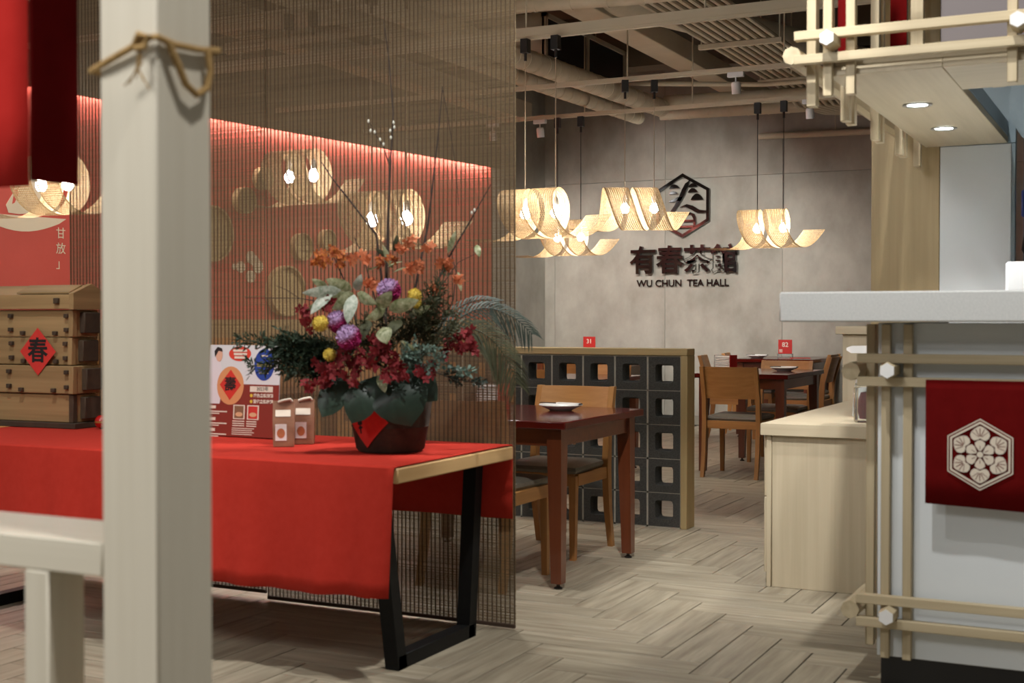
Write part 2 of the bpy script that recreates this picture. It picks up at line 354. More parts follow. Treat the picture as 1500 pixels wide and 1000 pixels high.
pipe('thin pipe under the conduits running across', [(-4.5, 11.0, 3.35), (-3.2, 11.4, 3.3), (-1.3, 11.5, 3.3)], .022)
# wide flat duct / beams
def duct(lb, a, m=duct_m, name='ceiling_duct'):
    o = obj(name, G().box(*[a[0] - a[0], a[1] - a[0], 0, a[3] - a[2], 0, a[5] - a[4]], .006), m, None, (a[0], a[2], a[4])); return tag(o, lb, 'duct')
duct('wide flat duct running between the grille and the conduits', (-3.93, -3.68, 5.4, 13.4, 3.45, 3.62))
duct('flat duct left of the dark grille above the blinds', (-5.45, -5.15, 5.0, 13.0, 3.45, 3.65))
duct('flat duct farthest left above the red wall', (-6.5, -6.25, 5.0, 13.0, 3.4, 3.6))
for y, lb in ((6.9, 'ceiling beam above the nearest lamps'), (8.9, 'ceiling beam above the middle lamps'), (12.3, 'ceiling beam nearest the sign wall')):
    struct('trim_beam', G().box(-7.2, 2.6, y, y + .28, 3.75, 4.3), ceil_m)
gr = thing('ceiling_grille', 'dark framed air grille box hanging among the ceiling pipes', 'vent', (-4.72, 10.05, 3.42))
obj('grille_face', G().box(-.02, .0, 0, 1.85, .04, .36), mat('dark_grille', (16, 14, 12), .6), gr)
for a in ((-.03, .02, 0, 1.85, 0, .04), (-.03, .02, 0, 1.85, .36, .4), (-.03, .02, 0, .04, 0, .4), (-.03, .02, .9, .94, 0, .4), (-.03, .02, 1.81, 1.85, 0, .4)): bx('grille_frame', a, track_m, gr)
obj('grille_box', G().box(-.5, -.03, 0, 1.85, 0, .4), duct_m, gr)
for y in (.2, 1.6): rod(gr, -.2, y, .4, .88)
cb = thing('conduit_bundle', 'parallel metal conduits on struts bending down at the back wall', 'conduits', (-3.25, 7.0, 3.4))
for k in range(9):
    x = .068 * k
    obj('conduit', G().tube([(x, 0, 0), (x + .02, 4.9 - k * .03, 0), (x + .04, 5.25 - k * .03, -.03), (x + .1, 5.5, -.14), (x + .3, 5.75, -.18), (x + .62, 5.95, -.18)], .019, 8), pipe_m, cb)
for y in (.9, 2.9, 4.6):
    bx('strut', (-.05, .62, y, y + .04, -.06, -.02), track_m, cb)
    for x in (-.03, .6): rod(cb, x, y + .02, -.02, .9)
spots_at = [(-5.02, 10.6, 3.0, 'white track spotlight left of the emblem above lamps'), (-2.78, 9.2, 3.0, 'white track spotlight above the far table lamp'), (-2.58, 10.6, 3.0, 'white track spotlight close to the booth canopy'), (-5.5, 10.6, 3.0, 'white track spotlight at the edge of the blind')]
for k, (x, y, z, lb) in enumerate(spots_at):
    t = thing('track_spotlight', lb, 'spotlight', (x, y, z), 0, 'track spotlights')
    bx('adapter', (-.06, .06, -.018, .018, -.035, 0), white_plastic, t)
    obj('stem', G().tube([(0, 0, -.035), (0, 0, -.075)], .006, 8), white_plastic, t)
    h = obj('lamp_head', G().lathe([(.014, 0), (.03, -.004), (.034, -.02), (.034, -.088), (.03, -.088), (.02, -.07)], 20), white_plastic, t, (0, 0, -.068), (R(14), 0, 0))
    obj('lens', G().lathe([(.001, -.08), (.028, -.08), (.028, -.083), (.001, -.083)], 16), mat('spot_lens', (255, 250, 240), .3, emit=(1, .95, .88, 1), es=6), h)

# ------------------------------------------------------------------ spiral woven lamps
def lamp_proto():
    t = thing('woven_pendant_lamp', 'x', 'lamp'); RR, p, wd, k0 = .16, .22, .182, .08
    def pt(a, v, dr=0):      # a in turns, v across 0..1
        e0 = max(0, (-.3 - a) / .28); e1 = max(0, (a - 1.5) / .24)
        r = RR * (1 + .12 * e0 * e0 + .1 * e1 * e1) + dr
        x = p * (a - .72) - k0 * p * math.cos(2 * PI * a) - .12 * p * math.sin(2 * PI * a) - .16 * e0 * e0 + .07 * e1 * e1
        return (x + (v - .5) * wd, -r * math.sin(2 * PI * a), r * math.cos(2 * PI * a) - .0)
    a0, a1 = -.58, 1.74; N = 170; ns = 12
    g = G()
    for s in range(ns):
        v0 = (s + .27) / ns; v1 = (s + .73) / ns
        if s in (0, ns - 1): v0, v1 = s / ns, (s + 1) / ns
        g.sheet([[pt(a0 + (a1 - a0) * i / N, v0, .0015), pt(a0 + (a1 - a0) * i / N, v1, .0015)] for i in range(N + 1)])
    nc = 196
    for c in range(nc + 1):
        a = a0 + (a1 - a0) * c / nc; da = (a1 - a0) / nc * .235
        g.sheet([[pt(a - da, v / 3) for v in range(4)], [pt(a + da, v / 3) for v in range(4)]])
    tag(obj('woven_ribbon', g, bamboo, t, fix=False), kind='stuff')
    for j in (0, 1):
        x = p * (j + .25 - .72) ; b = obj('bulb', G().lathe([(.001, -.035), (.02, -.03), (.033, -.01), (.033, .008), (.022, .03), (.013, .04), (.001, .04)], 16), bulb_m, t, (x, -.02, .0))
        obj('socket', G().lathe([(.001, .04), (.016, .04), (.016, .085), (.008, .1), (.001, .1)], 14), white_plastic, b)
    return t
lp = lamp_proto()
LAMPS = [((-3.558, 7.53, 1.88), -3, 2.98, 'woven bamboo spiral lamp half hidden by the edge of the blind'),
         ((-5.315, 5.15, 1.922), 8, 2.98, 'woven bamboo spiral lamp below the hanging red banner'),
         ((-4.53, 6.3, 2.04), 0, 2.98, 'woven bamboo spiral lamp beside the trays on the red wall'),
         ((-3.74, 6.0, 1.74), 0, 2.98, 'woven bamboo spiral lamp behind the orange flowers'),
         ((-3.535, 9.2, 2.035), 27, 2.98, 'woven bamboo spiral lamp overlapping the black hexagon emblem'),
         ((-2.905, 10.6, 1.955), 0, 2.98, 'woven bamboo spiral lamp above the far dining table by the booth'),
         ((-4.73, 10.6, 1.93), 4, 2.98, 'smallest woven bamboo spiral lamp low behind the lamp at the blind edge')]
LO = [place(lp, False, loc, R(rz), lb, 'woven pendant lamps') for loc, rz, zt, lb in LAMPS[1:]]
LO.insert(0, place(lp, True, LAMPS[0][0], R(LAMPS[0][1]), LAMPS[0][3], 'woven pendant lamps'))
for i, (loc, rz, zt, lb) in enumerate(LAMPS):
    o = LO[i]
    if i in (1, 2): o.scale = (.78, 1, 1)
    for j in (0, 1):
        x = .22 * (j + .25 - .72)
        obj('cord', G().tube([(x, -.02, .1), (x, -.02, zt - loc[2])], .0035, 6), dark_metal if i > 4 else cord_m, o)
        obj('cord_adapter', G().box(x - .025, x + .025, -.045, .005, zt - loc[2] - .07, zt - loc[2] + .019).tube([(x, -.02, zt - loc[2] - .12), (x, -.02, zt - loc[2] - .07)], .01, 8), dark_metal, o)

# ------------------------------------------------------------------ breeze block partition
pt_ = thing('breeze_block_partition', 'low wall of dark square-holed blocks in a pale oak frame', 'partition', (-2.452, 7.06, 0))
bw, bd, hole = .192, .115, .098
def ringblock():
    g = G(); h = bw / 2
    def rect(r, c):
        q = []
        for sx, sz in ((1, 1), (-1, 1), (-1, -1), (1, -1)):
            for k in range(3):
                a = math.atan2(sz, sx) - PI / 4 + PI / 4 * k
                q.append((sx * (r - c) + c * math.cos(a), sz * (r - c) + c * math.sin(a)))
        return q
    o_, i_, j_ = rect(h, .004), rect(hole / 2 + .006, .018), rect(hole / 2 - .004, .016)
    g.loft([[(u, .0, v) for u, v in i_], [(u, 0, v) for u, v in o_], [(u, bd, v) for u, v in o_], [(u, bd, v) for u, v in i_], [(u, bd * .5, v) for u, v in j_], [(u, 0, v) for u, v in i_]], True, False)
    return g.mesh('block', block_m)
bme = ringblock(); NCOL = 9; cw = .2035; ch = .1965
for c in range(NCOL):
    for r in range(5): put('block', bme, pt_, (-(c + .5) * cw, .005, .005 + (r + .5) * ch))
g = G()
for c in range(NCOL + 1): g.box(-c * cw - .0055, -c * cw + .0055, .0065, bd - .004, 0, 5 * ch)
for r in range(6): g.box(-NCOL * cw, 0, .0065, bd - .004, r * ch, r * ch + .011)
obj('mortar', g, mortar_m, pt_)
bx('frame_top', (-NCOL * cw - .04, .04, -.004, .13, 5 * ch + .011, 5 * ch + .051), oakf['x'], pt_, .003)
for x in (0, -NCOL * cw - .04): bx('frame_post', (x, x + .04, -.004, .13, 0, 5 * ch + .011), oakf['z'], pt_, .003)

# ------------------------------------------------------------------ dining tables and chairs
def table(lb, x0, x1, y0, y1, z):
    t = thing('dining_table', lb, 'table', (x0, y0, 0), 0, 'red-brown dining tables'); W_, D_ = x1 - x0, y1 - y0
    bx('tabletop', (0, W_, 0, D_, z - .035, z), tabtop, t, .004)
    for a in ((.06, W_ - .06, .05, .07), (.06, W_ - .06, D_ - .07, D_ - .05), (.05, .07, .06, D_ - .06), (W_ - .07, W_ - .05, .06, D_ - .06)):
        bx('apron', (*a, z - .115, z - .036), tabw['x'], t)
    for x in (.035, W_ - .035):
        for y in (.035, D_ - .035):
            sx = 1 if x < .1 else -1; sy = 1 if y < .1 else -1
            def q(s, zz): return [(x, y, zz), (x + sx * s, y, zz), (x + sx * s, y + sy * s, zz), (x, y + sy * s, zz)]
            lg = obj('leg', G().loft([q(.05, .025), q(.072, z - .036)]), tabw['z'], t)
            obj('foot', G().lathe([(.018, 0), (.02, .006), (.008, .012), (.008, .026)], 12, (x + sx * .025, y + sy * .025, 0)), dark_metal, lg)
    return t
table('glossy red-brown dining table beside the blind and block partition', -3.5, -2.335, 5.19, 6.16, .75)
table('dining table holding the napkin box in front of the sign wall', -3.24, -2.5, 9.62, 10.8, .785)
table('dining table with the number 82 card against the concrete wall', -3.93, -3.1, 12.9, 14.05, .8)
table('dining table against the wall behind the block partition', -6.1, -5.2, 12.7, 14.0, .8)
table('dining table seen through the left part of the blind', -5.9, -4.75, 6.1, 7.05, .75)
table('dining table directly behind the block partition', -4.9, -3.75, 8.9, 9.9, .75)
def chair_proto():
    t = thing('dining_chair', 'x', 'chair')      # faces +y, rear feet at y = 0
    hw = .21
    def leg2(x, prof):
        return [[(x - a, y - b, z), (x + a, y - b, z), (x + a, y + b, z), (x - a, y + b, z)] for y, z, a, b in prof]
    for s in (-1, 1):
        obj('leg', G().loft(leg2(s * hw, [(-.015, 0, .014, .016), (.03, .2, .016, .02), (.05, .42, .017, .026), (.035, .6, .016, .022), (-.035, .845, .015, .017)])), beech['z'], t)
        obj('leg', G().loft(leg2(s * (hw - .012), [(.455, 0, .014, .014), (.45, .42, .019, .019)])), beech['z'], t)
        bx('side_rail', (s * hw - .011, s * hw + .011, .06, .44, .37, .43), beech['y'], t)
    bx('front_rail', (-hw + .01, hw - .01, .44, .462, .37, .43), beech['x'], t)
    bx('rear_rail', (-hw + .01, hw - .01, .04, .062, .37, .43), beech['x'], t)
    rows = []
    n = 10
    for zz, yo in ((.6, .035), (.72, .005), (.843, -.034)):
        rows.append([(-hw + .014 + (2 * hw - .028) * i / n, yo - .03 * math.sin(PI * i / n), zz) for i in range(n + 1)] + [(-hw + .014 + (2 * hw - .028) * i / n, yo - .03 * math.sin(PI * i / n) + .016, zz) for i in range(n, -1, -1)])
    obj('backrest', G().loft(rows), beech['x'], t)
    g = G()
    def cu(i, zz): return [(x, y, zz) for x, y in ((-.195 + i, .07 + i), (.195 - i, .07 + i), (.21 - i, .46 - i), (-.21 + i, .46 - i))]
    g.loft([cu(.0, .43), cu(-.008, .445), cu(-.004, .462), cu(.03, .475), cu(.09, .479)])
    obj('seat_cushion', g, cushion, t)
    return t
cp = chair_proto()
CH = [((-2.78, 5.06), 0, 'wooden dining chair whose curved leg shows beside the blind'), ((-2.81, 6.36), 180, 'wooden dining chair facing out between glossy table and block partition'),
      ((-2.91, 9.5), 0, 'wooden dining chair with its back to us at the napkin table'), ((-2.9, 11.12), 180, 'wooden dining chair facing us at far side of napkin table'),
      ((-2.82, 12.5), 90, 'dark-looking dining chair by the booth, nearer of the sideways pair'), ((-3.02, 13.35), 90, 'dining chair by the booth, farther of the sideways pair'),
      ((-4.06, 12.45), -80, 'dining chair left of the napkin box, nearer of two'), ((-4.12, 13.42), -80, 'dining chair left of the napkin box, against the wall'),
      ((-5.5, 12.2), 0, 'dining chair just showing above the block partition'), ((-4.1, 8.42), 0, 'dining chair seen through the holes of the block partition'), ((-4.62, 8.42), 0, 'dining chair behind the left block columns'),
      ((-4.2, 10.15), 180, 'dining chair beyond the table behind the partition'), ((-5.3, 5.95), 0, 'dining chair at the table behind the left blind'), ((-5.3, 7.25), 180, 'dining chair at far side of table behind left blind')]
for i, ((x, y), a, lb) in enumerate(CH): place(cp, i == 0, (x, y, 0), R(a), lb, 'wooden dining chairs')

def plate_proto():
    t = thing('plate', 'x', 'plate')
    obj('plate_body', G().lathe([(.001, .002), (.055, 0), (.06, .004), (.105, .024), (.11, .027), (.108, .031), (.06, .013), (.001, .011)], 28), porcelain, t)
    return t
pp = plate_proto()
PL = [((-2.66, 5.86, .7505), 'white plate on the glossy table by the partition'), ((-2.72, 10.35, .7855), 'white plate on the napkin table'), ((-3.75, 13.2, .8005), 'white plate on the table with the number card')]
for i, (p, lb) in enumerate(PL):
    place(pp, i == 0, p, 0, lb, 'place-setting plates')
    c = thing('chopsticks', 'dark chopsticks in a paper sleeve on ' + lb, 'chopsticks', (p[0], p[1], p[2] + .032), R(-8))
    for s in (-.006, .006): obj('chopstick', G().tube([(-.12, s, .003), (.12, s, .003)], [.0022, .0034], 6), dark_metal, c)
    bx('sleeve', (-.02, .11, -.014, .014, 0, .0075), porcelain, c, .001)
def number_card(lb, num, loc, h):
    t = thing('number_card', lb, 'table sign', loc, 0, 'table number cards')
    bx('card', (-.075, .075, -.003, .003, .035, h), mat('red_card', (178, 30, 22), .5), t, .001)
    bx('card_holder', (-.08, .08, -.03, .03, 0, .035), clear, t, .002)
    text('number', num, .07, print_white, t, (0, -.004, h - .055), (PI / 2, 0, 0), .0006, .001)
    for k in range(3): bx('print_line', (-.065, -.03, -.0036, -.003, .05 + .012 * k, .057 + .012 * k), print_white, t, 0)
number_card('red table card numbered 82 on the far table', '82', (-3.6, 13.75, .8), .185)
number_card('red table card numbered 31 above the block partition', '31', (-5.86, 13.7, .8), .205)
def napkin_box(lb, loc, rz):
    nb = thing('napkin_box', lb, 'napkin holder', loc, rz, 'clear napkin boxes')
    bx('box_base', (-.075, .075, -.05, .05, 0, .006), clear, nb); bx('box_side', (-.078, -.074, -.05, .05, 0, .13), clear, nb); bx('box_back', (-.075, .075, .046, .05, 0, .13), clear, nb)
    bx('red_panel', (.074, .079, -.052, .05, 0, .132), mat('red_card_panel', (178, 34, 26), .5), nb)
    for k in range(9): obj('napkin', G().box(-.068, .066, -.045, .04, .008 + k * .013, .018 + k * .013, .004), porcelain, nb, None, (0, jit(.03), jit(.03)))
napkin_box('clear napkin box with white napkins on the far dining table', (-3.13, 10.1, .785), R(-18))
napkin_box('clear napkin box with a red side panel seen through the blind edge', (-3.0, 5.78, .75), R(-12))
menu = obj('menu_card', G().box(-.1, .1, -.07, .07, 0, .004, .001), paper_red, None, (-3.35, 13.4, .8), (0, 0, R(20))); tag(menu, 'thin red menu lying on the table with the number 82 card', 'menu')

# ------------------------------------------------------------------ low cabinet and tall cabinet by the booth
lc = thing('low_cabinet', 'low pale wood cabinet with overhanging top beside the booth counter', 'cabinet', (-1.58, 5.715, 0))
bx('side_panel', (0, .022, 0, 1.75, .0, .683), lam['z'], lc); bx('body', (.024, .62, .006, .53, .0, .683), lam['z'], lc); bx('rear_body', (.024, .33, .531, 1.75, .0, .683), lam['z'], lc)
bx('door', (-.018, -.002, .03, .86, .06, .4), lam['z'], lc); bx('door', (-.018, -.002, .03, .86, .405, .675), lam['z'], lc)
obj('top', G().prism([(-.022, -.02), (.64, -.02), (.64, .54), (.335, .54), (.335, 1.76), (-.022, 1.76)], .051, lambda u, v, d: (u, v, .684 + d)), lam['x'], lc)
tc_ = thing('tall_cabinet', 'tall narrow pale wood cabinet behind the low cabinet', 'cabinet', (-1.635, 7.52, 0))
bx('body', (0, .6, 0, .5, 0, 1.115), lam['z'], tc_); bx('top', (-.035, .63, -.03, .52, 1.116, 1.162), lam['x'], tc_, .003)
tag(obj('bowl', G().lathe([(.04, 0), (.05, .008), (.09, .05), (.1, .06), (.094, .06), (.04, .014), (.001, .012)], 24), dark_metal, None, (-1.36, 7.7, 1.1625)), 'dark bowl on the tall cabinet under the counter slab', 'bowl')
sb = thing('spray_bottle', 'white spray bottle with pump head on the low cabinet', 'bottle', (-1.27, 6.28, .7355))
obj('bottle_body', G().lathe([(.001, 0), (.045, .001), (.048, .01), (.042, .12), (.03, .19), (.016, .225), (.016, .25), (.001, .25)], 20), mat('frosted_plastic', (225, 228, 228), .3, glass=.4), sb)
obj('pump_neck', G().lathe([(.018, .235), (.018, .262), (.009, .268), (.009, .31), (.001, .31)], 16), white_plastic, sb)
obj('pump_head', G().loft([[(-.075, y * .35, .318 + z) for y, z in ((-.03, 0), (.03, 0), (.02, .012), (-.02, .012))], [(-.05, y * .8, .305 + z) for y, z in ((-.03, 0), (.03, 0), (.022, .034), (-.022, .034))], [(.04, y, .305 + z) for y, z in ((-.03, 0), (.03, 0), (.022, .036), (-.022, .036))]]), white_plastic, sb)
jr = thing('glass_jar', 'square glass jar with dark red contents on the low cabinet', 'jar', (-1.19, 5.98, .7355))
bx('jar_glass', (-.05, .05, -.05, .05, 0, .165), clear, jr, .008); obj('contents', G().lathe([(.001, .014), (.03, .016), (.038, .05), (.036, .1), (.024, .135), (.001, .14)], 20), mat('dark_red_dried_fruit', (92, 22, 24), .6, (116, 34, 30), (60, 60, 60)), jr)
bx('lid', (-.045, .045, -.045, .045, .166, .18), clear, jr, .004)

# ------------------------------------------------------------------ booth: counter
bc = thing('booth_counter', 'white panelled booth counter with double pale wood rails and hexagonal pegs', 'counter', (-.826, 4.33, 0))
def hexpeg(parent, x, z, y0=-.115, y1=-.02):
    r = .0275; h = hexp(r)
    pg_ = obj('hex_peg', G().loft([[(x + u * .82, y0, z + v * .82) for u, v in h], [(x + u * .9, y0, z + v * .9) for u, v in h], [(x + u, y0 + .004, z + v) for u, v in h], [(x + u, y1, z + v) for u, v in h]]), ash['y'], parent)
    obj('peg_face', G().prism([(u * .9, v * .9) for u, v in h], .003, lambda u, v, d: (x + u, y0 - d, z + v)), white_plastic, pg_)
bx('panel', (0, 2.4, 0, .04, .1, 1.19), white_panel, bc); bx('side_panel', (0, .04, .041, 1.3, .1, 1.19), white_panel, bc)
bx('plinth', (.01, 2.4, .015, 1.28, 0, .099), black_gloss, bc)
for x0 in (.016, .085, .55, .62, 1.2, 1.27): bx('batten', (x0, x0 + .028, -.03, -.001, .1, 1.185), ash['z'], bc)
for y0 in (.06, .15, .62, .71): bx('batten', (-.05, -.022, y0, y0 + .03, .115, 1.185), ash['z'], bc)
for z0 in (1.06, .985, .278, .203):
    bx('rail', (-.056, 2.4, -.062, -.031, z0, z0 + .03), ash['x'], bc)
for z0 in (1.018, .24): obj('side_rail', G().tube([(-.076, -.06, z0 + .014), (-.076, 1.28, z0 + .014)], .03, 8), ash['y'], bc)
for z in (1.038, .252):
    for x in (.05, .585, 1.235): hexpeg(bc, x, z)
sl = obj('counter_slab', G().box(0, 2.7, 0, 1.6, 0, .097, .005), quartz, None, (-1.112, 4.17, 1.1925)); tag(sl, 'thick white stone slab on top of the booth counter', 'countertop')
bn = thing('crest_banner', 'deep red cloth banner with a pale hexagonal flower crest', 'banner', (-.5, 4.262, .98))
rows = [[(-.165 + .33 * i / 30, -.0012 * math.sin(i * .35) * (z < -.05), z + (.012 * i / 30 * (z < -.3) * -1)) for i in range(31)] for z in (.03, 0, -.05, -.12, -.2, -.28, -.362)]
g = G().sheet(rows); clothb = obj('cloth', g, crest_and_shade_red, bn); clothb.modifiers.new('thick', 'SOLIDIFY').thickness = .002
def cf(off): return lambda u, v, d: (u, -.0065 - off - d, v - .2)
def hexring(r0, r1, rd=.0):
    A_, B_ = hexp(r0), hexp(r1); g_ = G()
    for k in range(6): g_.prism([A_[k], A_[(k + 1) % 6], B_[(k + 1) % 6], B_[k]], .0008, cf(0))
    return g_
obj('crest_outline', hexring(.112, .108), print_white, bn); obj('crest_outline', hexring(.103, .096), print_white, bn)
fan = [(0, .0)] + [(.006 + .004, -.006), (.02, -.008), (.03, .0), (.034, .012), (.03, .024), (.02, .034), (.008, .042), (0, .045)]
fan = fan + [(-u, v) for u, v in fan[-2:0:-1]]
for k in range(6):
    a = PI / 3 * k; c_, s_ = math.cos(a), math.sin(a)
    rot = lambda P_: [(u * c_ + v * s_, -u * s_ + v * c_) for u, v in P_]
    obj('crest_petal', G().prism(rot([(.003, .012), (.0135, .026), (.0155, .036), (.008, .043), (0, .046), (-.008, .043), (-.0155, .036), (-.0135, .026), (-.003, .012)]), .0008, cf(0)), print_white, bn)
    obj('crest_fan', G().prism(rot([(u * .86, .0505 + v * .86) for u, v in fan]), .0008, cf(0)), print_white, bn)
    g_ = G()
    for b_ in (-50, -25, 0, 25, 50):
        b2 = R(b_); g_.prism(rot([(.006 * math.sin(b2) - .001, .052 + .006 * math.cos(b2)), (.006 * math.sin(b2) + .001, .052 + .006 * math.cos(b2)), (.031 * math.sin(b2) + .001, .05 + .032 * math.cos(b2)), (.031 * math.sin(b2) - .001, .05 + .032 * math.cos(b2))]), .0006, cf(.0009))
    g_.prism(rot([(-.0008, .016), (.0008, .016), (.0008, .028), (-.0008, .028)]), .0006, cf(.0009))
    obj('crest_vein', g_, crest_and_shade_red, bn)
obj('crest_centre', G().prism([(.0095 * math.cos(PI * k / 8), .0095 * math.sin(PI * k / 8)) for k in range(16)], .001, cf(0)), print_white, bn)

# ------------------------------------------------------------------ booth: canopy and back
cn = thing('booth_canopy', 'pale wood lattice canopy with soffit over the booth counter', 'canopy', (-.985, 4.3, 2.0))
bx('soffit_panel', (0, .36, .0, 1.97, -.0, .03), lam['y'], cn); bx('soffit_panel', (.361, 2.6, 0, .45, 0, .03), lam['x'], cn)
bx('fascia', (.02, 2.6, .002, .03, .031, .058), lam['x'], cn); bx('side_fascia', (0, .019, .002, 1.96, .031, .058), lam['y'], cn)
bx('inner_fascia', (.34, .36, .452, 1.97, .031, .1), mat('blue_grey_liner', (150, 172, 186), .4), cn)
for x0 in (-.012, .062, .555, .625, 1.2): bx('batten', (x0, x0 + .03, -.03, -.001, -.068, .95), ash['z'], cn)
bx('batten', (-.078, -.046, .02, .065, -.09, .95), ash['z'], cn)
for y0 in (.33, .42, .86, .95, 1.38, 1.47, 1.84): bx('batten', (-.034, -.002, y0, y0 + .04, -.1, .95), ash['z'], cn)
for z0 in (.115, .037, .86): bx('rail', (-.1, 2.6, -.062, -.031, z0, z0 + .03), ash['x'], cn)
for z0 in (.068, .82): obj('side_rail', G().tube([(-.108, -.06, z0), (-.108, 1.95, z0)], .03, 8), ash['y'], cn)
for x in (.02, .593, 1.24): hexpeg(cn, x, .104)
for x0 in (.16, .44, .72): bx('inner_post', (x0, x0 + .045, .6, .645, .031, .95), ash['z'], cn)
obj('brace', G().loft([[(.1, .62, .9), (.16, .62, .9), (.16, .66, .9), (.1, .66, .9)], [(.6, .62, .2), (.66, .62, .2), (.66, .66, .2), (.6, .66, .2)]]), ash['x'], cn)
bx('grey_board', (.31, 2.4, .3, .32, .14, .9), mat('mauve_grey_board', (104, 97, 97), .7), cn)
for k, (x0, x1, y, lb) in enumerate(((.022, .056, .035, 'narrow red cloth strip, darkened as if unlit, inside the canopy corner'), (.075, .135, .67, 'red cloth strip, darkened as if unlit, beside the inner canopy posts'))):
    tag(obj('cloth_strip', G().box(0, x1 - x0, 0, .006, 0, .82, .001), crest_and_shade_red, None, (-.985 + x0, 4.3 + y, 2.035)), lb, 'cloth')  # deeper red puts the strips' lack of light into their colour
for k, (y, lb) in enumerate(((5.0, 'lit recessed downlight in the soffit nearer the front'), (5.66, 'lit recessed downlight in the soffit nearer the back wall'))):
    t = thing('downlight', lb, 'downlight', (-.815, y, 1.999), 0, 'soffit downlights')
    obj('trim_ring', G().lathe([(.035, .0), (.052, -.001), (.054, -.004), (.046, -.006), (.036, -.002)], 28), mat('satin_steel', (170, 170, 168), .3, metal=.7), t)
    obj('lens', G().lathe([(.001, -.002), (.036, -.002), (.036, 0), (.001, 0)], 24), mat('lit_lens', (255, 255, 255), .3, emit=(.9, .96, 1, 1), es=40), t)
    spot('soffit_downlight', (-.815, y, 1.985), (-.815, y, 0), 40, 100, .6, .035)
bb = thing('booth_back_wall', 'booth back wall of pale wood and white panels under the soffit', 'wall panel', (-1.232, 6.272, 0))
bx('wood_panel', (0, .31, 0, .04, 0, 3.2), wood('olive_oak_panel', (158, 138, 98), (174, 154, 114), 'z', .5, .02), bb); bx('white_panel', (.312, .622, .0, .04, 0, 1.998), white_panel, bb); bx('hood_panel', (.312, .641, .0, .04, 2.0, 3.2), mat('hood_blue_grey', (136, 154, 162), .4), bb); bx('panel_edge', (.623, .64, -.005, .04, 0, 1.998), stain, bb)
bx('steel_back', (.642, 3.2, .35, .39, 0, 3.2), stain, bb)
fa = thing('exhaust_duct', 'round grey steel exhaust duct behind the soffit opening', 'duct', (-.36, 6.2, 2.12))
obj('duct_tube', G().tube([(0, -.3, 0), (0, .4, 0)], .2, 28), stain, fa); obj('flange', G().lathe([(.2, -.02), (.225, -.02), (.225, .02), (.2, .02)], 28, cap=False), stain, fa, (0, -.28, 0), (PI / 2, 0, 0))
sk = thing('power_socket', 'blue industrial socket with black cables behind the counter', 'socket', (-.56, 6.52, 1.68))
bx('socket_body', (-.03, .09, 0, .1, .0, .13), mat('blue_plastic', (38, 78, 160), .4), sk, .008)
obj('socket_face', G().lathe([(.001, 0), (.045, 0), (.048, .02), (.04, .028), (.001, .026)], 20), mat('dark_blue_plastic', (22, 46, 104), .4), sk, (.035, -.002, .065), (PI / 2, 0, 0))
for s in (0, .03): obj('cable', G().tube([(s, .03, 0), (-.01 + s, .0, -.09), (-.02 + s, .0, -.15), (.03 + s, .02, -.24), (.1, .05, -.28)], .009, 8), dark_metal, sk)
wx = obj('white_appliance', G().box(0, .5, 0, .3, 0, 1.45, .01), mat('white_gloss_enamel', (236, 238, 238), .12), None, (-.6, 5.95, .0)); tag(wx, 'glossy white appliance behind the right end of the counter', 'appliance')

# ------------------------------------------------------------------ foreground stand: post, rail, legs, lintel
fs_ = thing('entrance_frame', 'blurred cream wooden post with rail in the foreground', 'frame', (-1.5, 1.544, 0))
bx('post', (0, .116, 0, .13, 0, 2.5), cream['z'], fs_, .004); bx('post', (-2.0, -1.884, 0, .13, 0, 2.5), cream['z'], fs_, .004)
bx('rail', (-1.883, -.0005, .001, .18, .791, .845), cream['x'], fs_, .002); bx('lintel', (-2.1, .25, 0, .13, 2.501, 2.6), cream['x'], fs_, .004)
for x in (-.171, -.9, -1.5): bx('baluster', (x, x + .054, .0, .082, 0, .79), cream['z'], fs_, .003)
rp_ = thing('rope', 'jute rope tied around the cream post with a hanging loop', 'rope', (-1.5, 1.544, 1.58))
px0, px1, py0, py1 = -.008, .124, -.008, .138
obj('rope_turn', G().tube([(px0, py0 + .06, .01), (px0, py0, .012), (.02, py0 - .002, .02), (.07, py0 - .004, .036), (.11, py0 - .004, .05), (px1, py0, .052), (px1 + .002, .03, .047), (px1 + .002, .09, .05), (px1, py1, .058), (.06, py1, .05), (px0, py1, .03), (px0, py0 + .06, .01)], .0055, 8), rope_m, rp_)
obj('hanging_loop', G().tube([(px1 + .004, .012, .05), (px1 + .007, .03, .02), (px1 + .008, .05, -.012), (px1 + .008, .075, -.024), (px1 + .008, .1, -.01), (px1 + .008, .108, .02), (px1 + .005, .105, .05)], .006, 8), rope_m, rp_)
obj('knot', G().tube([(.085, py0 - .006, .04), (.1, py0 - .012, .056), (.118, py0 - .01, .05), (.112, py0 - .012, .036), (.095, py0 - .013, .034)], .0055, 8), rope_m, rp_)
for k in range(5): obj('frayed_end', G().tube([(.1 + jit(.008), py0 - .008, .036), (.1 + jit(.012), py0 - .012, .01), (.09 + jit(.03), py0 - .01, -.02 + jit(.012))], .0012, 5), rope_m, rp_)
nr = thing('red_banner', 'red cloth banner hanging at the left beside the cream post', 'banner', (-1.82, 1.72, 1.44))
def clothsheet(p0, p1, zb, zt, wav, ph):
    rows = []
    for j in range(9):
        z = zb + (zt - zb) * j / 8
        rows.append([(p0[0] + (p1[0] - p0[0]) * i / 16, p0[1] + (p1[1] - p0[1]) * i / 16 + wav * math.sin(i * .8 + ph), z) for i in range(17)])
    return G().sheet(rows)
c1 = obj('front_panel', clothsheet((-.85, -.02), (.0, -.02), .0, 1.06, .005, 0), noren_m, nr); c1.modifiers.new('t', 'SOLIDIFY').thickness = .003
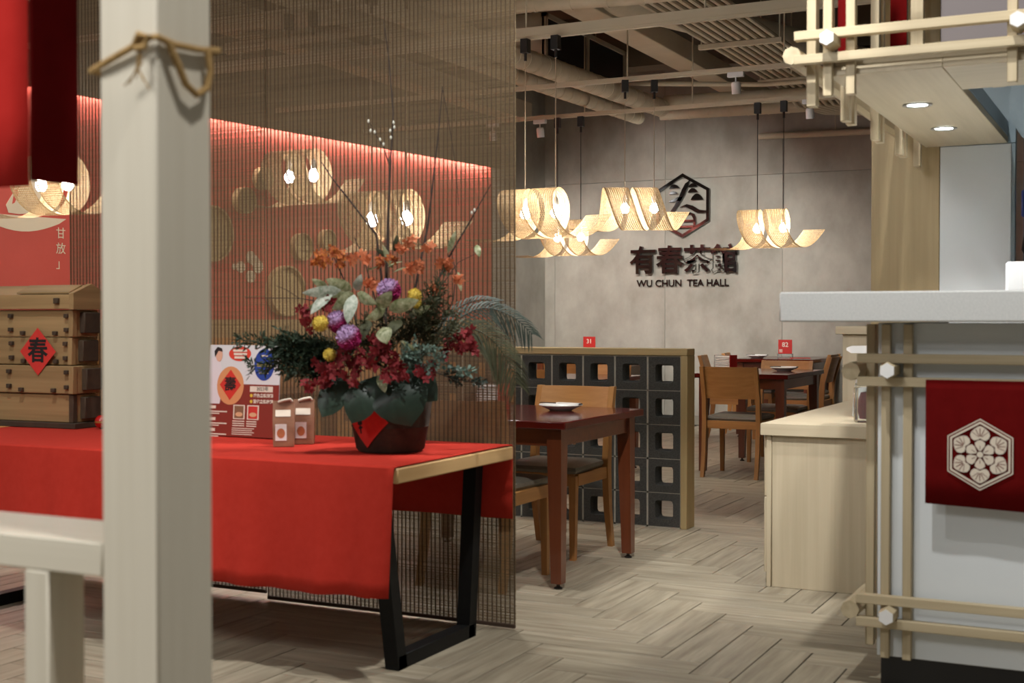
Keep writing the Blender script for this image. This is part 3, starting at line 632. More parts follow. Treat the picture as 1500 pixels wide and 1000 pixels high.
c2 = obj('side_panel', clothsheet((.002, -.02), (.016, .08), .01, 1.06, .003, 1), crest_and_shade_red, nr); c2.modifiers.new('t', 'SOLIDIFY').thickness = .003  # same red cloth turned from the light; its shade is painted as deeper red

# ------------------------------------------------------------------ display table with cloth
TZ = .715
dt = thing('display_table', 'long display table with light wood edge and black steel trestle legs', 'table', (-2.215, 3.6, 0))
bx('tabletop', (-2.35, 0, 0, .84, TZ - .05, TZ), edgew, dt, .004)
def legframe(x):
    g = G(); w_ = .055; d_ = .055
    def bar(a, b):
        (ya, za), (yb, zb) = a, b
        return [[(x + s, ya + t, za) for s, t in ((-w_ / 2, -d_ / 2), (w_ / 2, -d_ / 2), (w_ / 2, d_ / 2), (-w_ / 2, d_ / 2))], [(x + s, yb + t, zb) for s, t in ((-w_ / 2, -d_ / 2), (w_ / 2, -d_ / 2), (w_ / 2, d_ / 2), (-w_ / 2, d_ / 2))]]
    f = obj('leg_frame', G().box(x - w_ / 2, x + w_ / 2, .17, .72, 0, .05, .002), steel_black, dt)
    obj('leg', G().loft(bar((.2, .0), (.08, TZ - .051))), steel_black, f); obj('leg', G().loft(bar((.70, .0), (.76, TZ - .051))), steel_black, f)
    bx('top_bar', (x - w_ / 2, x + w_ / 2, .06, .78, TZ - .07, TZ - .051), steel_black, f)
legframe(-.13); legframe(-2.15)
rows = []
XA, XB = -4.6, -2.222
def cloth_row(x, t):
    fr = .018 * math.sin(x * 9 + 1) + .011 * math.sin(x * 23) + .008 * math.sin(x * 37 + 2)
    zb = .292 + .008 * math.sin(x * 5) + .016 * max(0, min(1, (-2.6 - x) / 1.0))
    r = [(x, 3.585 + (fr * (1 - q) ** 1.2) - .03 * (1 - q), zb + (TZ - .006 - zb) * q) for q in (0, .12, .25, .4, .55, .7, .85, .95)]
    r += [(x, 3.587, TZ + .0), (x, 3.594, TZ + .0035), (x, 3.62, TZ + .004), (x, 3.8, TZ + .004 + .0015 * abs(math.sin(x * 7))), (x, 4.0, TZ + .004), (x, 4.2, TZ + .004 + .002 * abs(math.sin(x * 4))), (x, 4.436, TZ + .004), (x, 4.446, TZ + .0025), (x, 4.45, TZ - .01)]
    r += [(x, 4.45 + .004 * math.sin(x * 14) - .004, TZ - .01 - .27 * q) for q in (.3, .6, 1)]
    return r
NX = 70
g = G().sheet([cloth_row(XA + (XB - XA) * i / NX, i / NX) for i in range(NX + 1)])
tcl = obj('tablecloth', g, redcloth); md = tcl.modifiers.new('thick', 'SOLIDIFY'); md.thickness = .0025; md.offset = 1
tag(tcl, 'bright red cloth draped over the display table', 'tablecloth')
TT = TZ + .0095

# ------------------------------------------------------------------ bamboo blinds
def blind(lb, x0, x1, y, z0, z1, seed):
    t = thing('bamboo_blind', lb, 'blind', (x0, y, 0), 0, 'hanging bamboo blinds'); W_ = x1 - x0; q = random.Random(seed)
    vs, fs = [], []; z = z0 + .012
    while z < z1:
        h = .0019 * q.uniform(.9, 1.12); dz = q.uniform(-.0007, .0007); a = .001
        n = len(vs)
        for (xx, zz) in ((0, z), (W_, z + dz)):
            xe = xx + q.uniform(-.003, .003)
            vs += [(xe, -a, zz), (xe, a, zz), (xe, a, zz + h), (xe, -a, zz + h)]
        fs += [(n + k, n + (k + 1) % 4, n + 4 + (k + 1) % 4, n + 4 + k) for k in range(4)] + [(n, n + 3, n + 2, n + 1), (n + 4, n + 5, n + 6, n + 7)]
        z += h + .0013 * q.choice((.75, .9, 1, 1, 1.1, 1.4))
    me = bpy.data.meshes.new('reeds'); me.from_pydata(vs, [], fs); me.materials.append(reed); tag(put('reeds', me, t), kind='stuff')
    g = G(); n = int(W_ / .0195)
    for k in range(n + 1):
        x = .004 + (W_ - .008) * k / n; ph = q.uniform(0, 6)
        pts = [(x + .0015 * math.sin(zz * 5 + ph), zz) for zz in [z0 + (z1 - z0) * j / 10 for j in range(11)]]
        for yy in (-.0022, .0022):
            g.sheet([[(px_ - .0015, yy, pz), (px_ + .0015, yy, pz)] for px_, pz in pts])
    tag(obj('threads', g, thread_m, t, fix=False), kind='stuff')
    bx('bottom_bar', (0, W_, -.006, .006, z0, z0 + .014), thread_m, t, .002); bx('head_rail', (0, W_, -.015, .015, z1, z1 + .03), lam['x'], t)
    obj('edge_binding', G().box(0, .0015, -.002, .002, z0, z1).box(W_ - .0015, W_, -.002, .002, z0, z1), reed, t)
    return t
blind('wide semi-transparent bamboo blind behind the flower arrangement', -3.402, -2.222, 4.472, .008, 2.75, 3)
blind('bamboo blind left of the wide one, behind the cream post', -4.535, -3.413, 4.478, .03, 2.75, 5)

# ------------------------------------------------------------------ old stacked wooden box with red diamond
wbx = thing('stacked_wooden_box', 'old brown wooden tiered box with gabled lid and red diamond paper', 'wooden box', (-4.26, 4.2, TT), R(3))
WBw, WBd = .62, .16
def tier(z0, z1, x1, y0, y1, mm, cap=False):
    t = obj('tier', G().box(-WBw, x1, y0, y1, z0, z1 - .003, .003), mm, wbx)
    return t
bx('base', (-WBw - .03, .045, -.02, WBd + .02, 0, .024), oldk, wbx)
tiers = [(.025, .15, .02, .0, WBd, oldw['x']), (.151, .276, .03, -.012, WBd, oldw['x']), (.277, .4, .01, .004, WBd, oldw['x']), (.401, .522, .02, 0, WBd, oldw['x'])]
for k, (z0, z1, x1, y0, y1, mm) in enumerate(tiers):
    t = tier(z0, z1, x1, y0, y1, mm)
    obj('corner_post', G().box(x1 - .022, x1 + .004, y0 - .006, y0 + .02, z0, z1 - .004, .002), oldk if k == 0 else oldw['z'], t)
    obj('side_cleat', G().box(x1, x1 + .03, .04, WBd - .02, z0 + .015, z1 - .015, .003), oldk, t)
    for (xx, zz) in ((x1 - .03, z0 + .03), (x1 - .03, z1 - .03), (-.075, z0 + .015), (-.26, z0 + .015), (-.33, z0 + .03), (-.33, z1 - .03)):
        if k: obj('peg', G().box(xx - .011, xx + .011, y0 - .016, y0, zz - .009, zz + .009, .002), oldk, t)
lid = obj('lid', G().loft([[(x, -.02, .523), (x, -.02, .585), (x, .01, .587), (x, .09, .628), (x, .17, .585), (x, .17, .523)] for x in (-WBw - .02, .02)]), oldw['x'], wbx)
obj('lid_end', G().loft([[(x, -.024, .52), (x, -.024, .59), (x, .09, .634), (x, .18, .59), (x, .18, .52)] for x in (.02, .045)]), oldw['y'], lid)
obj('lid_panel', G().loft([[(x, .0, .590), (x, .0, .596), (x, .08, .63), (x, .085, .622)] for x in (-.3, .0)]), oldw['x'], lid)
bx('peg', (-.06, -.035, -.036, -.02, .545, .57), oldk, lid)
dm = obj('diamond_paper', G().prism([(0, .105), (.102, 0), (0, -.105), (-.102, 0)], .001, lambda u, v, d: (-.165 + u, -.016 - d, .335 + v)), paper_red, wbx); dm['label'] = 'red diamond paper with brushed character'
text('character', '春', .115, ink, dm, (-.165, -.0175, .333), (PI / 2, 0, 0), .0004, .0025)
ob = thing('ornament_ball', 'small red glossy ball ornament beside the wooden box', 'ornament', (-4.135, 4.26, TT))
obj('ball', G().lathe([(.001, 0)] + [(.03 * math.sin(PI * k / 10), .03 - .03 * math.cos(PI * k / 10)) for k in range(1, 10)] + [(.001, .06)], 20), mat('glossy_red', (170, 20, 18), .15, coat=.5), ob)
obj('band', G().lathe([(.0296, .026), (.0306, .026), (.0306, .034), (.0296, .034)], 20, cap=False), mat('gold', (190, 150, 80), .3, metal=.8), ob)

# ------------------------------------------------------------------ poster board
ps = thing('poster_board', 'white and red-brown promotional poster board standing on the red cloth', 'poster', (-3.305, 4.19, TT + .003), R(0))
ps.rotation_euler = (R(-4), 0, 0)
pw0, pw1, phh = -.19, .165, .37
bx('board', (pw0, pw1, 0, .006, 0, phh), mat('poster_white', (206, 206, 206), .5), ps, .001)
def pz(name, a, m, lay=1): return obj(name, G().box(a[0], a[1], -.0006 * lay, -.0006 * lay + .001, a[2], a[3]), m, ps)
brown = mat('poster_red_brown', (126, 44, 32), .5)
pz('lower_field', (pw0, pw1, 0, .212), brown)
def ell(cx, cz, rx, rz_, n=28): return [(cx + rx * math.cos(2 * PI * k / n), cz + rz_ * math.sin(2 * PI * k / n)) for k in range(n)]
def pp_(name, poly, m, lay): return obj(name, G().prism(poly, .0006, lambda u, v, d: (u, -.0006 * lay - d + .001, v)), m, ps)
pp_('coat_print', [(-.188, .13), (-.188, .31), (-.165, .322), (-.14, .31), (-.118, .25), (-.1, .26), (-.09, .245), (-.12, .2), (-.13, .13)], mat('poster_coat', (214, 206, 208), .5), 2)
pp_('face_print', ell(-.141, .328, .017, .026), mat('poster_skin', (214, 166, 140), .5), 3)
pp_('hair_print', [(-.162, .32), (-.166, .345), (-.15, .362), (-.128, .356), (-.124, .342), (-.145, .346), (-.155, .33)], mat('poster_hair', (34, 28, 28), .5), 4)
pp_('cake_print', ell(-.078, .205, .068, .078), mat('poster_cake', (206, 140, 92), .5), 3)
dd = pp_('diamond_print', [(-.078, .27), (-.024, .208), (-.078, .146), (-.132, .208)], mat('poster_red', (198, 50, 38), .5), 4)
text('character', '壽', .062, ink, ps, (-.078, -.003, .207), (PI / 2, 0, 0), .0002, .0008)
pp_('speech_bubble', ell(-.036, .335, .056, .03) , mat('poster_bubble', (206, 62, 42), .5), 2)
for k in range(3): pz('print_line', (-.07 + .004 * k, -.0, .343 - .014 * k, .352 - .014 * k), print_white, 4)
pp_('blue_badge', ell(.088, .292, .05, .064), mat('poster_blue', (34, 62, 140), .5), 2)
pp_('badge_band', [(.052, .284), (.124, .284), (.124, .297), (.052, .297)], mat('poster_gold', (176, 158, 96), .5), 3)
for a in ((.065, .11, .255, .262), (.072, .104, .325, .331)): pz('print_line', a, print_white, 4)
pz('year_box', (.022, .135, .182, .205), print_white, 2); text('year', '2023年', .02, ink, ps, (.085, -.002, .194), (PI / 2, 0, 0), .0002)
text('print_text', '綠色盒裝綿糕', .0165, print_white, ps, (.09, -.002, .167), (PI / 2, 0, 0), .0002, .0004); text('print_text', '當代盒裝雜糧', .0165, print_white, ps, (.09, -.002, .143), (PI / 2, 0, 0), .0002, .0004)
for z in (.167, .143): pp_('bullet', ell(.03, z, .007, .007, 12), mat('poster_yellow', (206, 176, 60), .5), 3)
for x, m_ in ((-.058, (126, 92, 66)), (.012, (190, 52, 44))):
    pz('product_frame', (x, x + .058, .07, .128), print_white, 2); pz('product_print', (x + .006, x + .052, .074, .124), mat('poster_product', m_, .5), 3); pp_('product_print', ell(x + .03, .09, .018, .009), mat('poster_bread', (206, 160, 120), .5), 4)
for k in range(3): pz('print_line', (-.06, -.0, .042 + .009 * k, .046 + .009 * k), print_white, 2); pz('print_line', (.01, .06, .042 + .009 * k, .046 + .009 * k), print_white, 2)
for k in range(4): pz('print_line', (-.062, .04 + .01 * (k % 2), .008 + .008 * k, .011 + .008 * k), print_white, 2)
for z in (.11, .062, .018):
    pz('tag_print', (-.188, -.148, z, z + .012), print_white, 2); pz('print_line', (-.186, -.09, z - .014, z - .009), print_white, 2); pz('print_line', (-.186, -.13, z - .022, z - .018), print_white, 2)
obj('easel_strut', G().loft([[(-.02, .006, .3), (.02, .006, .3), (.02, .008, .3), (-.02, .008, .3)], [(-.03, .09, .007), (.03, .09, .007), (.03, .094, .007), (-.03, .094, .007)]]), porcelain, ps)

# ------------------------------------------------------------------ paper bags
kraft = mat('brown_kraft_foil', (132, 92, 68), .45, (146, 104, 78), (12, 12, 12), bump=.2, bsc=(30, 30, 30))
for k, (x, y, rz, lb) in enumerate(((-2.955, 3.985, 33, 'small brown gusseted bag with printed label, nearer of two'), (-2.945, 4.1, 30, 'small brown gusseted bag behind the labelled one'))):
    t = thing('paper_bag', lb, 'bag', (x, y, TT), R(rz), 'brown bags on the red cloth')
    obj('bag_body', G().loft([[(-.038, -.028, 0), (.038, -.028, 0), (.038, .028, 0), (-.038, .028, 0)], [(-.04, -.028, .09), (.04, -.028, .09), (.036, 0, .09), (.04, .028, .09), (-.04, .028, .09), (-.036, 0, .09)][0:2] + [(.04, .028, .09), (-.04, .028, .09)], [(-.04, -.004, .158), (.04, -.004, .158), (.04, .004, .158), (-.04, .004, .158)], [(-.04, -.0025, .17), (.04, -.0025, .17), (.04, .0025, .17), (-.04, .0025, .17)]]), kraft, t)
    obj('tie', G().tube([(-.02, -.006, .165), (0, -.01, .172), (.025, -.008, .176), (.03, -.002, .168)], .005, 8), print_white, t)
    lbm = G().loft([[(-.03, -.030, .022), (.012, -.030, .022), (.012, -.029, .022), (-.03, -.029, .022)], [(-.03, -.0302, .084), (.012, -.0302, .084), (.012, -.029, .084), (-.03, -.029, .084)]])
    obj('picture_label', lbm, porcelain, t); obj('print', G().prism(ell(-.009, .05, .015, .018), .0006, lambda u, v, d: (u, -.0305 - d, v)), mat('bag_print', (176, 110, 70), .5), t)
    obj('name_label', G().loft([[(-.03, -.0225, .112), (.026, -.0225, .112), (.026, -.0205, .112), (-.03, -.0205, .112)], [(-.03, -.0135, .136), (.026, -.0135, .136), (.026, -.0115, .136), (-.03, -.0115, .136)]]), print_white, t)

# ------------------------------------------------------------------ flower arrangement (laid out in its own frame, 1 unit of the drawing = 2.47 mm)
fa_ = thing('flower_arrangement', 'large arrangement of flowers, pine, palm and branches in a dark pot', 'flower arrangement', (-2.505, 4.02, TT), R(26.57))
U = .00247
def L(x, y, d=0): return Vector(((x - 555) * U, d, (662 - y) * U))
pot_m = mat('dark_bronze_pot', (40, 35, 28), .85, (68, 58, 44), (18, 18, 18), 8, bump=.3, bsc=(40, 40, 40))
pot = obj('pot', G().lathe([(.001, .0), (.115, 0), (.124, .01), (.138, .085), (.1415, .09), (.1405, .094), (.148, .15), (.155, .205), (.156, .225), (.148, .225), (.14, .19), (.001, .185)], 40), pot_m, fa_)
def onpot(a, z, e=.0012):
    r = (.124 + (.148 - .124) * (z - .01) / .14 + e + .004) ; return (r * math.sin(a), -r * math.cos(a), z)
rows = []
for j in range(13):
    v = -1 + 2 * j / 12; hw_ = (1 - abs(v)) * .62 + .002
    rows.append([onpot(-.58 + hw_ * (i / 5 - 1), .112 + v * .092) for i in range(11)])
dp = obj('diamond_paper', G().sheet(rows), paper_red, pot); dp['label'] = 'red diamond paper with brushed character'
for (z, w_, h_) in ((.172, .13, .009), (.15, .2, .01), (.13, .24, .011), (.108, .16, .016), (.09, .14, .008)):
    obj('brush_stroke', G().sheet([[onpot(-.74 + w_ * (i / 4 - .5), z + s * h_ / 2 + .003 * i / 4, .002) for i in range(5)] for s in (-1, 1)]), ink, dp)
obj('brush_stroke', G().sheet([[onpot(-.74 + d_, z, .0022) for d_ in (-.025, .025)] for z in (.07, .1, .13, .16, .18)]), ink, dp)
# --- leaves
def leafmat(n, c, c2, rough=.5, sc=(25, 25, 25), trans=.2, contrast=1): return mat(n, c, rough, c2, sc, 4, trans=trans, contrast=contrast, rand=.12)
dark_leaf = leafmat('dark_green_leaf', (38, 56, 44), (48, 68, 54), .4)
var_leaf = leafmat('variegated_leaf', (112, 122, 76), (192, 194, 158), .5, (60, 60, 60), contrast=1.4)
pale_leaf = leafmat('pale_silver_leaf', (128, 142, 122), (196, 200, 186), .5, (70, 70, 70), contrast=1.3)
pine_m = leafmat('dark_pine_green', (36, 52, 38), (58, 76, 54), .7)
fern_m = leafmat('dull_olive_green', (58, 62, 40), (78, 80, 52), .7)
succ_m = leafmat('blue_green_leaf', (84, 108, 96), (118, 142, 128), .5)
palm_m = leafmat('dusty_palm_green', (38, 52, 46), (62, 74, 62), .6)
bark = mat('dark_bark', (48, 38, 32), .9, (66, 54, 46), (60, 60, 60))
bud_m = mat('pale_bud', (206, 204, 190), .7)
def leaf(name, p, tip, wd, m, side=None, bend=.02, n=7, cup=.15, shape=.8):
    p, tip = Vector(p), Vector(tip); ax = tip - p; ln = ax.length; ax.normalize()
    side = Vector(side) if side else ax.cross(Vector((0, -1, .2)))
    side = (side - ax * side.dot(ax)).normalized(); nn = side.cross(ax).normalized()
    if nn.y > 0: nn = -nn
    rows = []
    for i in range(n + 1):
        t = i / n; w_ = wd / 2 * (math.sin(PI * t ** shape) ** .75 + .02) * (1 if t < 1 else .0) + .0008
        c = p + ax * ln * t + nn * bend * math.sin(PI * t)
        rows.append([c + side * w_ * s - nn * cup * w_ * abs(s) for s in (-1, -.5, 0, .5, 1)])
    g_ = G().sheet(rows); o = obj(name, g_, m, fa_, fix=False); return o
# big dark leaves over the pot rim
leaf('leaf', L(497, 548, -.13), L(466, 607, -.2), .1, dark_leaf, bend=.02, shape=1.1)
leaf('leaf', L(535, 552, -.14), L(508, 616, -.2), .115, dark_leaf, bend=.03, shape=1.15)
leaf('leaf', L(548, 548, -.14), L(540, 590, -.19), .085, dark_leaf, bend=.02)
leaf('leaf', L(560, 545, -.12), L(592, 620, -.2), .2, dark_leaf, bend=.05, shape=1.0)
leaf('leaf', L(575, 540, -.1), L(628, 585, -.16), .13, dark_leaf, bend=.03)
leaf('leaf', L(490, 550, -.08), L(458, 590, -.12), .06, dark_leaf)
# variegated leaves at upper left
for (a, b, wd, m, d) in (((492, 428), (440, 432), .05, pale_leaf, -.2), ((480, 432), (452, 462), .055, pale_leaf, -.21), ((500, 430), (438, 458), .05, var_leaf, -.16), ((505, 428), (470, 412), .06, var_leaf, -.15),
                         ((510, 432), (482, 455), .065, var_leaf, -.2), ((512, 434), (505, 475), .06, pale_leaf, -.23), ((515, 432), (545, 448), .05, var_leaf, -.2), ((510, 428), (520, 405), .04, pale_leaf, -.14),
                         ((545, 452), (566, 430), .06, var_leaf, -.22), ((560, 455), (604, 442), .06, var_leaf, -.22), ((555, 452), (528, 470), .05, var_leaf, -.2), ((470, 425), (450, 412), .035, var_leaf, -.15),
                         ((553, 480), (560, 503), .07, var_leaf, -.24), ((548, 545), (556, 572), .045, var_leaf, -.2), ((575, 500), (602, 512), .03, var_leaf, -.2), ((590, 460), (618, 450), .04, var_leaf, -.12), ((530, 470), (520, 500), .05, fern_m, -.15), ((575, 470), (560, 490), .06, fern_m, -.15)):
    leaf('leaf', L(*a, d + .02), L(*b, d - .02), wd * .8, m, side=(rnd.uniform(-.3, .3), -.25, 1) if abs(a[1] - b[1]) < abs(a[0] - b[0]) else (1, -.2, .1), bend=.012)
for (a, b, wd) in (((560, 395), (545, 360), .02), ((552, 392), (575, 385), .02), ((557, 380), (535, 366), .018), ((560, 400), (583, 394), .02), ((562, 370), (567, 345), .02), ((655, 400), (660, 428), .018), ((668, 362), (686, 360), .0), ((640, 372), (652, 340), .02), ((682, 360), (687, 378), .022), ((540, 390), (520, 396), .02)):
    if wd: leaf('leaf', L(*a, -.02), L(*b, -.04), wd, fern_m if rnd.random() < .6 else var_leaf, side=(1, 0, .4), bend=.006)
# --- chrysanthemums and yellow globes
def globe(name, c, r, m, n=260, pl=.32):
    g_ = G(); q = random.Random(int(c[0] * 1000))
    bmesh.ops.create_icosphere(g_.bm, subdivisions=2, radius=r * .86)
    for k in range(n):
        z = 1 - 2 * (k + .5) / n; a = k * 2.39996; s = math.sqrt(1 - z * z); d = Vector((s * math.cos(a), s * math.sin(a), z))
        t1 = d.orthogonal().normalized(); t1 = (Matrix.Rotation(q.uniform(0, 6), 3, d) @ t1); t2 = d.cross(t1); h = r * q.uniform(.95, 1.06); b = r * .085
        v = [g_.bm.verts.new(p_) for p_ in (d * r * .8 - t1 * b, d * r * .8 + t1 * b, d * h + t1 * b * .9 + t2 * b * .3, d * h - t1 * b * .9 + t2 * b * .3)]
        g_.face(v)
    return obj(name, g_, m, fa_, c, fix=False)
def twotone(name, ca, cb_):
    m = mat(name, ca, .8, rand=.04); n = m.node_tree.nodes; K = m.node_tree.links
    tcn = n.new('ShaderNodeTexCoord'); sp = n.new('ShaderNodeVectorMath'); sp.operation = 'DOT_PRODUCT'; sp.inputs[1].default_value = (-12, -14, 22); K.new(tcn.outputs['Object'], sp.inputs[0])
    rp = n.new('ShaderNodeValToRGB'); rp.color_ramp.elements[0].position = .42; rp.color_ramp.elements[1].position = .95; rp.color_ramp.elements[0].color = lin(ca); rp.color_ramp.elements[1].color = lin(cb_)
    ad = n.new('ShaderNodeMath'); ad.operation = 'ADD'; ad.inputs[1].default_value = .35; K.new(sp.outputs['Value'], ad.inputs[0]); K.new(ad.outputs[0], rp.inputs[0])
    for l in list(n['Principled BSDF'].inputs['Base Color'].links): K.remove(l)
    K.new(rp.outputs[0], n['Principled BSDF'].inputs['Base Color']); return m
mum = twotone('magenta_lilac_petals', (158, 26, 92), (176, 146, 184)); yel = mat('yellow_petals', (206, 178, 62), .8, (218, 194, 92), (40, 40, 40))
for x, y, r, d in ((559, 428, 17.5, -.15), (488, 472, 16, -.2), (506, 494, 18, -.24)):
    globe('chrysanthemum', L(x, y, d), r * U, mum)
for x, y, r, d in ((466, 475, 11.8, -.23), (595, 435, 10.5, -.14), (477, 519, 9.5, -.2), (597, 446, 8, -.13)): globe('yellow_globe_flower', L(x, y, d), r * U, yel, 160)
# --- orchid sprays
def florets(name, spots_, m, size, n, spread, d):
    for (x, y) in spots_:
        g_ = G(); 
        for k in range(n):
            c = Vector((jit(spread), jit(spread), jit(spread))); ax = Vector((jit(1), -1 + jit(.8), jit(1))).normalized(); t1 = ax.orthogonal().normalized(); t2 = ax.cross(t1)
            for j in range(5):
                a = 2 * PI * j / 5 + jit(.3); dr = t1 * math.cos(a) + t2 * math.sin(a); sd = ax.cross(dr); l = size * rnd.uniform(.8, 1.2)
                v = [g_.bm.verts.new(p_) for p_ in (c, c + dr * l * .55 + sd * l * .32 + ax * l * .12, c + dr * l + ax * l * .05, c + dr * l * .55 - sd * l * .32 + ax * l * .12)]
                g_.face(v)
        obj(name, g_, m, fa_, L(x, y, d + jit(.03)), fix=False)
orange = mat('orange_petals', (196, 100, 58), .7, (216, 138, 96), (50, 50, 50), trans=.25, rand=.08)
rust = mat('rust_red_petals', (142, 44, 24), .7, (206, 128, 56), (70, 70, 70), trans=.2, contrast=1.5)
red_f = mat('crimson_petals', (108, 20, 28), .8, (146, 42, 46), (60, 60, 60), trans=.2, rand=.15)
florets('orange_orchid', [(505, 384), (520, 381), (576, 366), (588, 358), (600, 392), (588, 397), (612, 362), (633, 391), (645, 392), (534, 420), (528, 416), (658, 414), (622, 424)], orange, .021, 5, .014, -.1)
florets('rust_orchid', [(462, 378), (478, 372), (470, 388), (490, 386), (486, 374), (560, 382), (548, 386), (455, 384)], rust, .016, 7, .016, -.12)
florets('crimson_orchid', [(440, 462), (450, 478), (478, 448), (462, 535), (475, 545), (488, 540), (470, 556), (446, 562), (510, 536), (505, 552), (540, 496), (552, 505), (545, 515), (565, 524), (572, 535), (562, 548), (580, 545), (607, 545), (620, 540), (495, 520), (520, 520), (535, 535)], red_f, .02, 8, .02, -.2)
florets('crimson_orchid', [(640, 506), (650, 500), (660, 492), (672, 488), (665, 508), (676, 500), (655, 512), (678, 512), (640, 520)], red_f, .02, 6, .014, -.05)
# --- pine, fern and blue-green sprays
def spray(name, a, b, m, n=70, nl=.03, wd=.004, spread=.6, da=-.05, db=-.1, sag=.01, stem=.002):
    A_, B_ = L(*a, da), L(*b, db); g_ = G(); ax = (B_ - A_); ln = ax.length; ax.normalize(); s1 = ax.orthogonal().normalized(); s2 = ax.cross(s1)
    f = lambda t: A_ + (B_ - A_) * t + Vector((0, 0, -sag * math.sin(PI * t)))
    g_.tube([f(k / 5) for k in range(6)], stem, 5)
    for k in range(n):
        t = rnd.uniform(.1, 1.0); p_ = f(t); an = rnd.uniform(0, 2 * PI); sd = s1 * math.cos(an) + s2 * math.sin(an)
        tw = (sd + ax * spread * 1.2).normalized(); L2 = nl * rnd.uniform(.6, 1.3); q_ = p_ + tw * L2
        for j in range(4):
            u_ = p_ + (q_ - p_) * (.25 + .25 * j); dd_ = (tw + Vector((jit(.9), jit(.9), jit(.9)))).normalized() * L2 * .55; wv = dd_.cross(Vector((jit(1), jit(1), jit(1)))).normalized() * wd
            v = [g_.bm.verts.new(x_) for x_ in (u_ - wv * .4, u_ + wv * .4, u_ + dd_ * .6 + wv * .6, u_ + dd_, u_ + dd_ * .6 - wv * .6)]
            g_.face(v)
    return obj(name, g_, m, fa_, fix=False)
for a, b in (((500, 515), (345, 497)), ((490, 510), (385, 500)), ((490, 520), (360, 535)), ((495, 525), (420, 540)), ((480, 505), (410, 492)), ((470, 500), (400, 512)), ((485, 522), (440, 548)), ((480, 512), (430, 520)), ((490, 530), (395, 526))):
    spray('pine_spray', a, b, pine_m, 105, .034, .0055, .7, -.1, -.16)
for a, b in (((560, 520), (545, 465)), ((570, 510), (585, 460)), ((580, 500), (625, 420)), ((590, 500), (645, 455)), ((600, 500), (640, 400)), ((590, 490), (615, 440)), ((540, 520), (520, 470)), ((560, 500), (600, 475)), ((600, 510), (650, 480)), ((530, 500), (475, 505)), ((560, 545), (520, 510)), ((570, 540), (610, 500)), ((520, 545), (480, 500)), ((540, 540), (560, 470)), ((600, 520), (632, 435))):
    spray('fern_spray', a, b, fern_m, 80, .035, .004, .8, -.05 + jit(.05), -.1 + jit(.05))
for a, b in (((575, 535), (600, 500)), ((580, 535), (625, 505)), ((585, 540), (635, 520)), ((580, 530), (590, 510)), ((590, 540), (620, 535)), ((575, 525), (612, 512))):
    spray('blue_green_sprig', a, b, succ_m, 26, .024, .007, .6, -.16, -.22)
spray('pine_spray', (620, 545), (690, 560), palm_m, 26, .03, .008, 1.2, -.05, -.08); spray('pine_spray', (615, 520), (672, 545), succ_m, 26, .03, .009, 1.2, -.05, -.08)
# --- palm fronds
def frond(pts, n, ll, m, wd=.006, droop=.5):
    P = [Vector(p_) for p_ in pts]
    def cr(t):
        s = t * (len(P) - 1); i = min(int(s), len(P) - 2); f = s - i; p0 = P[max(i - 1, 0)]; p1 = P[i]; p2 = P[i + 1]; p3 = P[min(i + 2, len(P) - 1)]
        return .5 * ((2 * p1) + (p2 - p0) * f + (2 * p0 - 5 * p1 + 4 * p2 - p3) * f * f + (3 * p1 - p0 - 3 * p2 + p3) * f ** 3)
    g_ = G(); g_.tube([cr(k / 14) for k in range(15)], [.004 - .003 * k / 14 for k in range(15)], 6); o = obj('palm_frond', g_, m, fa_); g_ = G()
    for k in range(n):
        t = .18 + .82 * k / n; p_ = cr(t); tg = (cr(min(1, t + .02)) - cr(max(0, t - .02))).normalized(); l = ll * (math.sin(PI * min(1, .25 + .75 * (t - .1))) * .8 + .25)
        for s in (-1, 1):
            sd = tg.cross(Vector((0, -1, .35))).normalized() * s; dr = (tg * .9 + sd * .8 + Vector((jit(.1), jit(.15), 0))).normalized(); w_ = dr.cross(Vector((0, -1, .2))).normalized() * wd / 2
            q_ = [p_ + dr * l * u_ + Vector((0, 0, -droop * l * u_ * u_)) for u_ in (0, .35, .7, 1)]
            g_.sheet([[q_[j] - w_ * ww, q_[j] + w_ * ww] for j, ww in enumerate((.6, 1, .8, .05))])
    obj('leaflets', g_, m, o, fix=False)
frond([L(590, 525, .0), L(640, 478, .02), L(690, 452, .05), L(735, 465, .08), L(765, 492, .1)], 26, .1, palm_m)
frond([L(600, 525, .0), L(650, 485, -.02), L(690, 488, -.02), L(722, 520, .0), L(742, 565, .02)], 26, .12, fern_m, .007)
frond([L(600, 520, .02), L(640, 462, .06), L(680, 440, .1), L(715, 442, .12)], 18, .07, palm_m, .006)
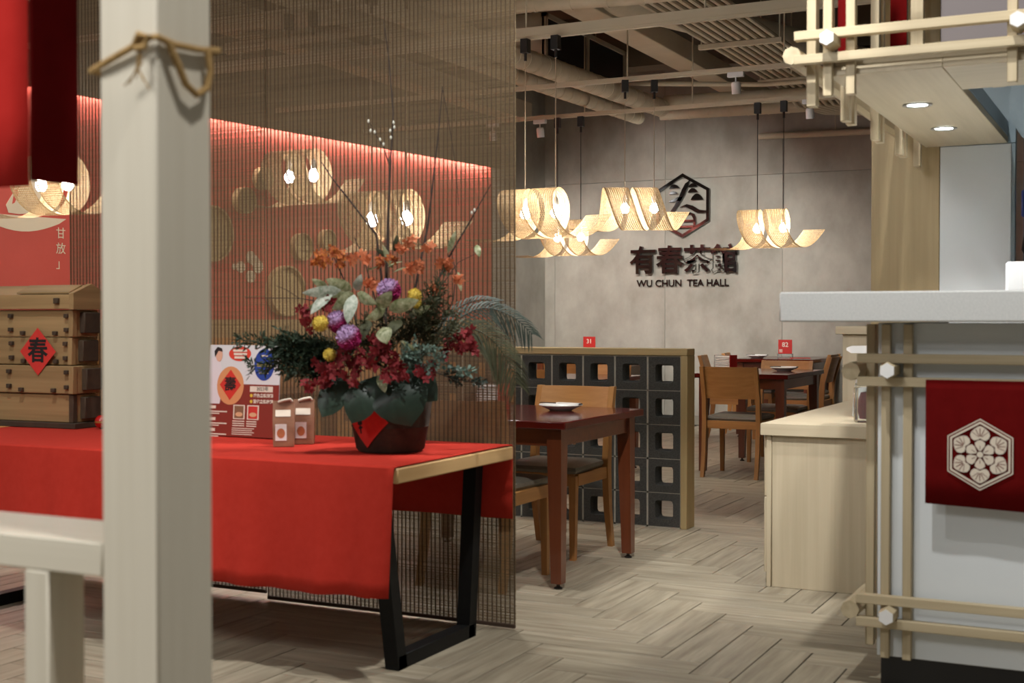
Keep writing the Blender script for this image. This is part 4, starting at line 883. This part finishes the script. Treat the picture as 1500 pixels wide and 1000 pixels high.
# --- bare branches
def branch(pts, r0, r1, d0=0, d1=.02, buds=()):
    n = len(pts); P = [L(x, y, d0 + (d1 - d0) * i / (n - 1)) for i, (x, y) in enumerate(pts)]
    o = obj('branch', G().tube(P, [r0 + (r1 - r0) * i / (n - 1) for i in range(n)], 7), bark, fa_)
    for (x, y) in buds: obj('bud', G().lathe([(.001, -.006), (.0045, -.001), (.004, .003), (.001, .008)], 8), bud_m, o, L(x, y, (d0 + d1) / 2 - .006))
branch([(548, 540), (549, 440), (551, 330), (556, 220), (559, 165), (553, 90), (545, 30)], .006, .0015, 0, .03, ((555, 192), (560, 180), (556, 202), (561, 187)))
branch([(553, 240), (545, 215), (535, 200), (523, 177)], .0025, .001, .01, .02, ((545, 212), (540, 205), (532, 194), (526, 192), (523, 178)))
branch([(580, 545), (588, 440), (610, 330), (618, 260), (626, 185), (631, 124)], .0055, .0015, 0, .05)
branch([(631, 128), (640, 175), (649, 232), (655, 300)], .0015, .001, .05, .06)
branch([(590, 545), (608, 450), (640, 380), (672, 325), (703, 270)], .0055, .0015, -.02, .02, ((675, 313), (679, 309)))
branch([(548, 470), (542, 400), (535, 345), (500, 300), (470, 262), (454, 238)], .0055, .0015, -.02, .0)
branch([(515, 500), (500, 430), (478, 380)], .004, .002, -.1, -.1)
branch([(520, 500), (470, 446), (420, 438), (337, 437)], .003, .001, .0, .05); branch([(420, 438), (400, 425), (386, 420)], .0015, .001, .02, .03)
branch([(620, 500), (648, 440), (652, 400), (640, 350)], .003, .001, -.02, .0); branch([(630, 420), (655, 385), (685, 370)], .002, .001, 0, .02)
branch([(560, 520), (532, 430), (520, 385), (505, 350)], .003, .0015, -.05, -.05)

# ------------------------------------------------------------------ wooden bench in front of the red wall
bch = thing('wall_bench', 'long wooden bench along the red wall behind the blind', 'bench', WA + WD * -5, math.atan2(WD.y, WD.x))
bx('bench_seat', (0, 10.4, -.55, -.06, .41, .45), beech['x'], bch); bx('bench_front', (0, 10.4, -.5, -.48, 0, .409), beech['x'], bch); bx('bench_back', (0, 10.4, -.12, -.055, .451, 1.05), beech['x'], bch)
